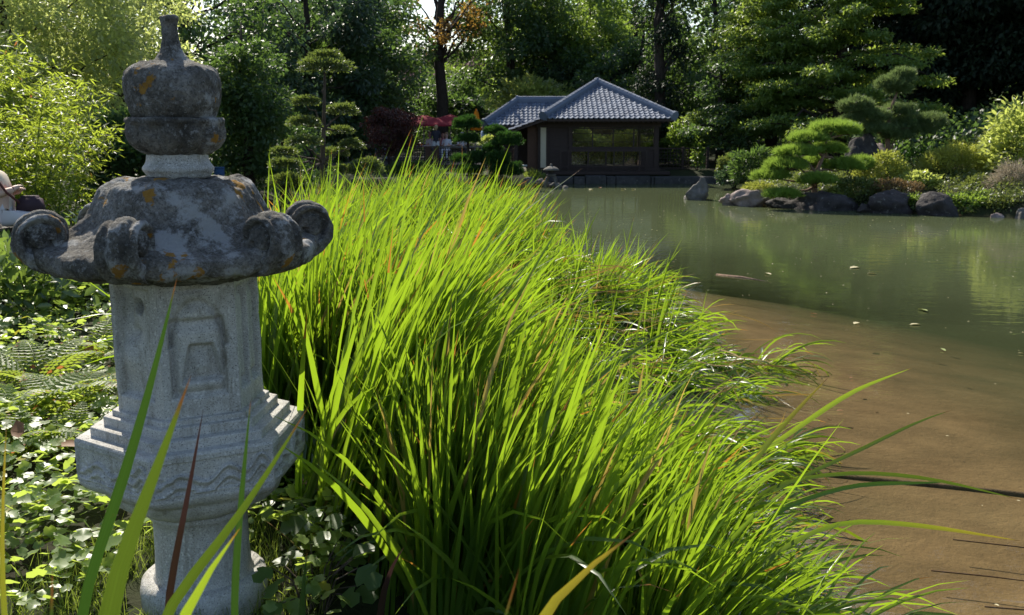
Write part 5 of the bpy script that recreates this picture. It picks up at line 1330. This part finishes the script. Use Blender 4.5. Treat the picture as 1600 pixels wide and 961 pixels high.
# thin grass at the lantern foot
n = 2600; a = rng.uniform(0, 6.28, n); rr = rng.uniform(.2, .55, n); gx_, gy_ = LX - .12 + rr * np.cos(a), LY + .05 + rr * np.sin(a)
V, q, tt = blades(np.stack([gx_, gy_, H(gx_, gy_)], -1), rng.uniform(0, 6.28, n), np.abs(rng.normal(0, .5, n)), np.abs(rng.normal(.6, .5, n)), rng.uniform(.05, .16, n), rng.uniform(.0015, .0035, n), rng.normal(0, .5, n), 5)
tag(link('fine_grass', blade_mesh(V, q, tt, 'fine_grass', M['fine_grass'], (0, 0, 0))), kind='stuff')
# lobed seedlings right of the lantern foot
def leafy(name, label, x, y, n, L, mat, h, tpl=LOBED, spread=.2, cat='plant', group=None, aspect=.95):
    zb = Hf(x, y); r = thing(name, (x, y, zb), label, cat, group); m = MB()
    P, D, N = [], [], []
    for i in range(n):
        a = rng.uniform(0, 6.28); rr = spread * rng.uniform(.2, 1) ** .6; tip = np.array([x + rr * math.cos(a), y + rr * math.sin(a), zb + h * rng.uniform(.35, 1.0)])
        m.tube([(x + rr * .2 * math.cos(a), y + rr * .2 * math.sin(a), zb - .02), (np.array([x, y, zb]) + tip) / 2 + [0, 0, h * .15], tip], [.004, .003, .002], 4, False)
        P.append(tip); D.append([math.cos(a + rng.normal(0, .5)), math.sin(a + rng.normal(0, .5)), rng.normal(-.15, .25)]); N.append([rng.normal(0, .3), rng.normal(0, .3), 1])
    m.build('stem', M['bark'], r, True)
    Ls = L * rng.uniform(.7, 1.25, n); V, F = scatter(tpl, np.array(P), np.array(D), np.array(N), Ls, Ls * aspect)
    tag(link('leaves', mesh_np('leaves', V - wloc(r), F, None, M[mat], True), r), kind='stuff')
leafy('lobed_seedling', 'young plant with broad lobed leaves at the right foot of the lantern', -.66, 2.95, 16, .085, 'mid_leaf', .22, spread=.18)
leafy('lobed_seedling', 'second lobed leaf plant between the lantern foot and the dark iris foot', -.60, 3.2, 14, .08, 'mid_leaf', .28, spread=.16)
# ferns
fern_meshes = []
for k in range(4):
    L_ = 1.0; ns = 17; t = np.linspace(0, 1, ns); th_ = .55 + 1.15 * t ** 1.3
    P = np.stack([np.cumsum(np.sin(th_)) * L_ / ns, rng.normal(0, .01, ns).cumsum() * .4, np.cumsum(np.cos(th_)) * L_ / ns], -1)
    m = MB(); m.tube(P, np.linspace(.009, .003, ns), 4, False)
    for i in range(2, ns):
        wl = .22 * math.sin(math.pi * min(1, (i - .5) / ns) ** .75) + .02; tg = nrm(P[min(i + 1, ns - 1)] - P[i - 1])
        for sd in (-1, 1):
            d = nrm(np.array([0, sd, 0]) + tg * .35 + [0, 0, -.15]); nn = nrm(np.cross(d, tg) * -sd)
            for j in range(3):      # toothed pinna
                p0 = P[i] + d * wl * j / 3.2
                VV, FF = scatter(DIAMOND, p0[None], d[None], nn[None], wl * (.50 - .04 * j), .062 - .012 * j); m.add(VV, FF)
    fern_meshes.append(m.mesh('frond', M['fern_leaf']))
fl = ['fern at the left border below the broad leaved bush', 'pale fern arching toward the lantern platform', 'fern with rusty brown tips left of the lantern chamber', 'small fern just left of the lantern platform', 'fern farthest back beside the glossy bush', 'low fern in the bottom of the fern patch at the left border', 'fern behind the lantern chamber on its left']
for i, (px, py, Y, s_) in enumerate([(20, 640, 4.7, .62), (95, 585, 5.0, .66), (60, 570, 5.6, .70), (105, 660, 4.4, .42), (150, 545, 6.2, .55), (30, 700, 4.3, .45), (135, 610, 5.3, .50)]):
    xx = W(px, py, Y)[0]; zz = Hf(xx, Y); r = thing('fern', (xx, Y, zz), fl[i], 'fern', 'ferns on the left bank')
    for j in range(8):
        o = link('frond', fern_meshes[j % 4], r); o.rotation_euler = (rng.normal(0, .12), rng.normal(0, .15), j * math.pi / 4 + rng.uniform(-.3, .3) + i); o.scale = (.74 * s_ * rng.uniform(.8, 1.15),) * 3
# glossy broad leaved bushes
for i, (px, Y, rr, h, lab) in enumerate([(10, 7.4, .62, .62, 'glossy broad leaved bush at the left border under the lantern roof'), (75, 8.2, .60, .58, 'glossy broad leaved bush beneath the left roof scroll of the lantern'), (140, 9.0, .55, .50, 'glossy bush directly left of the lantern chamber'), (170, 10.6, .7, .55, 'sunlit glossy bush behind the lantern roof at the foot of the bamboo'), (40, 10.3, .7, .35, 'low glossy bush in front of the seated person')]):
    xx = W(px, 400, Y)[0]
    shrub('glossy_bush', lab, (xx, Y, Hf(xx, Y)), (rr, rr, h), 700, .12, 'bush_leaf', 'shrub', 'glossy bushes on the left bank', .2, tpl=OVAL, aspect=.5, inner=.35, out=.6)
# dead leaves on the ground cover
for i, (px, py, Y, s_) in enumerate([(95, 778, 4.05, .10), (35, 742, 4.2, .09), (270, 742, 3.9, .06), (165, 610, 5.2, .08), (140, 545, 6.0, .10), (210, 875, 3.4, .07), (790, 655, 3.55, .10)]):
    p = W(px, py, Y)
    V, F = scatter(OVAL, np.zeros((1, 3)), np.array([[math.cos(i * 2.1), math.sin(i * 2.1), .10]]), np.array([[.15, -.2, 1.0]]), s_, s_ * .8)
    V[:, 2] += .9 * V[:, 1] ** 2 / s_
    if i < 6: p[2] = Hf(p[0], p[1]) + .15
    tag(link('fallen_leaf', mesh_np('fallen_leaf', V, F, None, M['float_brown'], True), None, p), ['curled brown leaf on the ground cover left of the lantern platform', 'brown leaf near the left border below the ferns', 'small brown leaf below the lower left corner of the lantern platform', 'reddish leaf among the ferns', 'brown leaf between ferns and the glossy bush', 'pale brown leaf on the thin grass at the lantern foot', 'pale pink brown leaf caught in the middle of the iris front row'][i], 'leaf', 'fallen brown leaves')
# bamboo
bamb = thing('bamboo_grove', (-7.4, 14, Hf(-7.4, 14)), 'dense glowing yellow green bamboo thicket at the left behind the seated person', 'bamboo')
culms = []
for i in range(46):
    a = rng.uniform(0, 6.28); rr = 1.25 * rng.uniform(0, 1) ** .5; x0, y0 = -7.75 + rr * math.cos(a), 14.2 + rr * .9 * math.sin(a); hgt = rng.uniform(1.5, 3.1)
    ln = np.array([math.cos(a) * .13 + .02, math.sin(a) * .3, 1]); z0 = Hf(x0, y0)
    t = np.linspace(0, 1, 8)[:, None]; P = np.array([x0, y0, z0 - .1]) + ln * t * hgt + np.array([math.cos(a), math.sin(a), 0]) * (t ** 3) * .35
    m = MB(); m.tube(P, np.linspace(.014, .004, 8), 6); m.build('culm', M['fine_grass'], bamb, True); culms.append(P)
Pb = []
for P in culms:
    for k in range(190):
        f = rng.uniform(.12, 1) ** .8 * 7; i = min(int(f), 6); Pb.append(P[i] + (P[i + 1] - P[i]) * (f - i) + rnd_unit(1)[0] * rng.uniform(.08, .38))
Pb = np.array(Pb); Pb = np.repeat(Pb, 5, 0) + rng.normal(0, .04, (len(Pb) * 5, 3)); n = len(Pb)
az_ = rng.uniform(0, 6.28, n); D = np.stack([np.cos(az_), np.sin(az_), rng.normal(-.45, .4, n)], -1)
V, F = scatter(DIAMOND, Pb, D, rng.normal(size=(n, 3)) * .5 + [0, 0, .8], rng.uniform(.08, .17, n), .024)
tag(link('foliage', mesh_np('foliage', V - wloc(bamb), F, None, M['bamboo_leaf'], True), bamb), kind='stuff')

# ------------------------------------------------------------------ trees
grp = 'trees round the pond'
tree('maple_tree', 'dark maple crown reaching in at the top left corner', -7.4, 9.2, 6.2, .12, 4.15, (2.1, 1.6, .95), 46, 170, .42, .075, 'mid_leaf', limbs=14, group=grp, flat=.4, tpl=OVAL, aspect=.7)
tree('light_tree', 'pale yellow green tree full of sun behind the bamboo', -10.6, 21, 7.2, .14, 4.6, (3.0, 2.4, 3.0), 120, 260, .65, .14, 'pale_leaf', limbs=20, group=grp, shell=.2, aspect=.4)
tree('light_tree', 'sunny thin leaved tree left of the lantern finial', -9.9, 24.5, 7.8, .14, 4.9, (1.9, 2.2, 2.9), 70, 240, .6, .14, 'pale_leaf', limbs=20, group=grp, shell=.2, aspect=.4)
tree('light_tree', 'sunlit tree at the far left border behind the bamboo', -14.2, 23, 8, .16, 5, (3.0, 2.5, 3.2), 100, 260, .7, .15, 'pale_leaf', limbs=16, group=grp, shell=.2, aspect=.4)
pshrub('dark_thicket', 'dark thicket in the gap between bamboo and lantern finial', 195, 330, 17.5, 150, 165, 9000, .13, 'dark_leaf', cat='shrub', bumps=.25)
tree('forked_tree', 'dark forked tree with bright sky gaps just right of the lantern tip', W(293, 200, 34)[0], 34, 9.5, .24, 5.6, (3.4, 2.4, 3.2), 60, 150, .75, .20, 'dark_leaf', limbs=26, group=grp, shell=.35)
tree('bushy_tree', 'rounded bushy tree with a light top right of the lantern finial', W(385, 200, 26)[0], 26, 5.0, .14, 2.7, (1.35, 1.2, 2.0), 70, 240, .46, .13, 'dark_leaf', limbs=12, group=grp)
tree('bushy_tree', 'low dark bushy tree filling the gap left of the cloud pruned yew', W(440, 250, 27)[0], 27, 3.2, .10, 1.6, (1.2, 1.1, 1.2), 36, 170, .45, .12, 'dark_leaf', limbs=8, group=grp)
TR = [('broad_tree', 'large bluish green tree behind the bushy tree', 480, 44, 10.2, 6.1, (3.8, 3.4, 4.6), 'blue_leaf'),
      ('broad_tree', 'large dark rounded tree at the left of the red maple', 560, 52, 11.2, 6.3, (3.7, 4.0, 4.6), 'dark_leaf'),
      ('broad_tree', 'dark green tree low behind the red maple', 530, 46, 7.6, 4.0, (3.6, 3.0, 3.0), 'dark_leaf'),
      ('broad_tree', 'tall blue green tree filling the top edge left of centre', 500, 60, 12.2, 7.7, (5.5, 4.5, 5.0), 'blue_leaf'),
      ('broad_tree', 'dark tree with hanging foliage and a thick trunk left of the tea house roof', 795, 58, 11.9, 8.0, (3.7, 3.8, 4.4), 'dark_leaf'),
      ('broad_tree', 'broad green tree behind the rear wing of the tea house', 860, 60, 12.2, 8.0, (4.4, 4.0, 4.6), 'mid_leaf'),
      ('broad_tree', 'hazy light green tree above the tea house ridge', 990, 72, 13.6, 8.8, (5.0, 4.2, 5.2), 'mid_leaf'),
      ('broad_tree', 'dark mass of leaves between tea house roof and the layered tree', 1000, 56, 8.4, 4.2, (5.0, 3.6, 2.9), 'dark_leaf'),
      ('broad_tree', 'dull dark tree directly behind the tea house peak', 920, 60, 9.5, 5.0, (4.6, 3.4, 3.0), 'blue_leaf'),
      ('broad_tree', 'dim tree in the gap behind the parasols', 660, 64, 6.2, 3.3, (4.2, 3.6, 2.3), 'dark_leaf'),
      ('broad_tree', 'far tree with sun flecks over the parasols', 720, 76, 7.5, 4.0, (4.0, 3.6, 2.6), 'mid_leaf'),
      ('broad_tree', 'tall dark tree at the top edge right of the tea house', 1110, 50, 10.9, 6.3, (3.8, 3.4, 5.1), 'dark_leaf')]
for nm, lab, px, Y, zt_, cz, rad, mt in TR:
    vol = rad[0] * rad[2]
    tree(nm, lab, W(px, 200, Y)[0], Y, zt_, .32 if 'thick' in lab else .22, cz, rad, int(40 + vol * 2.3), 230, .95, .25, mt, limbs=12, group=grp, flat=.65, shell=.5)
tree('golden_tree', 'twisted dark trunk with golden brown leaves against the bright gap', W(690, 200, 55)[0], 55, 13, .34, 8.6, (2.9, 2.6, 2.4), 30, 70, .6, .20, 'gold_leaf', limbs=22, group=grp, shell=.5)
pshrub('sunlit_bush', 'sunlit yellow green bush behind the rear wing ridge', 835, 175, 53, 120, 60, 4200, .24, 'bright_leaf', cat='shrub', bumps=.3, inner=.5)
pshrub('sunlit_bush', 'pale green hedge below the brick roof in the gap', 720, 190, 62, 90, 44, 3200, .22, 'blue_leaf', cat='shrub', bumps=.2)
# ivy clad conifer
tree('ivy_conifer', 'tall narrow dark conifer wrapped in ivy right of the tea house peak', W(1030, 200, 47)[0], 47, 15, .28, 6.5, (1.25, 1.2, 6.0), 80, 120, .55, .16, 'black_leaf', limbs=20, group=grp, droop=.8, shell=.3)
# red maple
x_ = W(612, 220, 36.5)[0] - .3
tree('red_maple', 'dark red weeping maple left of the red parasols', x_, 39.5, 3.15, .10, 2.1, (1.10, 1.0, .90), 60, 190, .34, .085, 'red_leaf', limbs=16, group=None, flat=.45, droop=.7, shell=.5)
# layered broadleaf over the right bank, boughs built tier by tier
def layered_tree(label, x, y, H_, tr, boughs, per, leaf, mat, name='layered_tree'):
    zb = Hf(x, y) - .1; r = thing(name, (x, y, zb), label, 'tree', grp); m = MB()
    P = np.array([(x, y, zb), (x + .05, y, zb + H_ * .3), (x - .05, y + .05, zb + H_ * .65), (x, y, zb + H_)]); m.tube(P, [tr * 1.3, tr, tr * .6, .04], 9)
    C, rad = [], []
    for (h, ang, ln) in boughs:
        a = np.array([x, y, zb + h]); d = np.array([math.cos(ang), math.sin(ang), .12]); b = a + d * ln + np.array([0, 0, -.10 * ln])
        Q = limb(m, a, b, tr * .35, .015, .06, 5)
        for s_ in np.linspace(.18, 1, max(4, int(ln * 2.6))):
            side = np.array([-d[1], d[0], 0]); wd = .55 * ln * .35 * (1.15 - s_) + .25
            for _ in range(2):
                C.append(a + (b - a) * s_ + np.array([0, 0, .06 * ln * math.sin(math.pi * s_)]) + side * rng.uniform(-wd, wd) + [0, 0, rng.normal(-.05, .10)]); rad.append(rng.uniform(.35, .62))
    m.build('trunk', M['bark_dark'], r, True)
    V, F = leaf_cloud(np.array(C), np.array(rad), per, leaf, .28, .25, 1.2, aspect=.5)
    tag(link('crown', mesh_np('crown', V - wloc(r), F, None, M[mat], True), r), kind='stuff')
bl = [(h, rng.uniform(2.3, 5.6), (4.8 - .34 * h) * rng.uniform(.75, 1.1)) for h in np.linspace(1.2, 8.0, 40)]
layered_tree('large layered broadleaf tree with sunlit tiers above the bright pine', W(1310, 200, 40)[0], 40, 8.8, .28, bl, 85, .16, 'layer_leaf')
bl = [(h, rng.uniform(2.2, 5.0), (3.6 - .22 * h) * rng.uniform(.75, 1.1)) for h in np.linspace(1.4, 8.2, 36)]
layered_tree('layered broadleaf tree with shining leaves behind the ivy mound', W(1205, 200, 43)[0], 43, 8.9, .22, bl, 85, .16, 'layer_leaf')
bl = [(h, rng.uniform(0, 6.28), 2.6 * rng.uniform(.7, 1.1)) for h in np.linspace(1.0, 4.2, 14)]
layered_tree('low dark layered tree beside the dark fence', W(1125, 200, 43)[0], 43, 5, .14, bl, 46, .16, 'dark_leaf')
# deep dark conifers on the right
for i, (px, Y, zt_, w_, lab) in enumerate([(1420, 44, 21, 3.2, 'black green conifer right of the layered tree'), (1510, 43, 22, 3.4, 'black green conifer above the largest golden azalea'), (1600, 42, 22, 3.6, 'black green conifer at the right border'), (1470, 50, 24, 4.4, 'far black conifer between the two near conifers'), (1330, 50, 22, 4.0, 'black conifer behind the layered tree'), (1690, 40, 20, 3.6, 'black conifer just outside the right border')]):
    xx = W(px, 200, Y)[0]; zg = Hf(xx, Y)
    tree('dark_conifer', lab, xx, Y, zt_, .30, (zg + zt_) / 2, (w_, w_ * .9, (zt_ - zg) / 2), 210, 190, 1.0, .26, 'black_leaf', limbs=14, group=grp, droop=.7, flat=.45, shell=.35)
# far building in the gap
fb = thing('far_building', (-4.8, 84, 1), 'far building with a reddish brown tiled roof glimpsed between the trunks', 'building')
M['brick'] = simple_mat("reddish_roof", (.22, .11, .085), .8, .2, .2, 2)
boxpart('wall', 'white_wall', fb, -9.5, 0, 84, 92, 0, 4.6)
m = MB(); poly(m, [np.array(q) for q in ((-10, 83.4, 4.4), (.5, 83.4, 4.4), (.5, 88, 8.4), (-10, 88, 8.4))]); poly(m, [np.array(q) for q in ((-10, 92.6, 4.4), (-10, 88, 8.4), (.5, 88, 8.4), (.5, 92.6, 4.4))]); rf = m.build('roof', M['brick'], fb)
tm = MB(); tile_slope(tm, (-10, 83.4, 4.42), (.5, 83.4, 4.42), (-10, 88, 8.42), (.5, 88, 8.42), .42, .5); tag(tm.build('roof_tiling', M['brick'], rf), kind='stuff')
for x0 in (-8, -5.6, -3.2): boxpart('window', 'cl_dark', fb, x0, x0 + 1.1, 83.96, 84.0, 2.2, 3.6)
bb = thing('blue_drum', (W(341, 245, 24)[0], 24, Hf(W(341, 245, 24)[0], 24)), 'small blue drum half hidden behind the lantern collar', 'drum'); c_ = wloc(bb)
m = MB(); m.lathe([(.12, c_[2] + .86), (.13, c_[2] + .84), (.13, c_[2] + .6), (.135, c_[2] + .58), (.13, c_[2] + .55), (.13, c_[2])], c_[:2], 20); m.build('drum_body', M['blue_plastic'], bb, True); m = MB(); m.lathe([(.135, c_[2] + .885), (.14, c_[2] + .86), (.135, c_[2] + .84)], c_[:2], 20); m.build('lid', M['blue_plastic'], bb, True)
# wood behind everything
n = 3400
cx_ = rng.uniform(-75, 70, n); cyy = 84 + rng.uniform(-6, 16, n); gap = np.clip(np.exp(-((cx_ + 8) / 5.0) ** 2) + np.exp(-((cx_ + 28.5) / 3.2) ** 2) + .8 * np.exp(-((cx_ - 14) / 2.0) ** 2), 0, 1)
hmax = (14 + 2.5 * np.sin(cx_ * .23) + 1.5 * np.sin(cx_ * .61 + 1) + 4 * ss((cx_ - 12) / 10)) * (1 - .62 * gap)
C = np.stack([cx_, cyy + gap * 14, rng.uniform(.5, 1, n) ** .8 * hmax * rng.uniform(.1, 1, n) + 1], -1)
V, F = leaf_cloud(C, rng.uniform(1.3, 2.3, n), 60, .42, .7, .3, .6)
tag(link('far_wood', mesh_np('far_wood', V, F, None, M['dark_leaf'], True)), kind='stuff')
# low plants filling the island between the shrubs
n = 900; x4, y4 = rng.uniform(7, 17, n), rng.uniform(24, 34, n); d4 = sdf(x4, y4); k = (d4 > .35) & (d4 < 5); x4, y4 = x4[k], y4[k]
V, F = leaf_cloud(np.stack([x4, y4, H(x4, y4) + rng.uniform(.02, .16, len(x4))], -1), rng.uniform(.18, .34, len(x4)), 40, .085, .6, .0, .8)
tag(link('island_ground_cover', mesh_np('island_ground_cover', V, F, None, M['azalea_green'], True)), kind='stuff')
# undergrowth below the trees on both far banks
n = 700; cx_ = rng.uniform(-30, 32, n); cyy = rng.uniform(44, 72, n); k = (sdf(cx_, cyy) > 1.5) & ~((cx_ > -10) & (cx_ < 8) & (cyy < 55)) ; cx_, cyy = cx_[k], cyy[k]
x2, y2 = rng.uniform(9, 26, 200), rng.uniform(31, 46, 200); k = sdf(x2, y2) > 3.2; x2, y2 = x2[k], y2[k]
x3, y3 = rng.uniform(-22, -7.5, 130), rng.uniform(19, 46, 130); cx_ = np.concatenate([cx_, x2, x3]); cyy = np.concatenate([cyy, y2, y3])
C = np.stack([cx_, cyy, H(cx_, cyy) + rng.uniform(.1, 1.3, len(cx_))], -1)
V, F = leaf_cloud(C, rng.uniform(.6, 1.2, len(C)), 90, .20, .6, .4, .6)
tag(link('undergrowth', mesh_np('undergrowth', V, F, None, M['dark_leaf'], True)), kind='stuff')
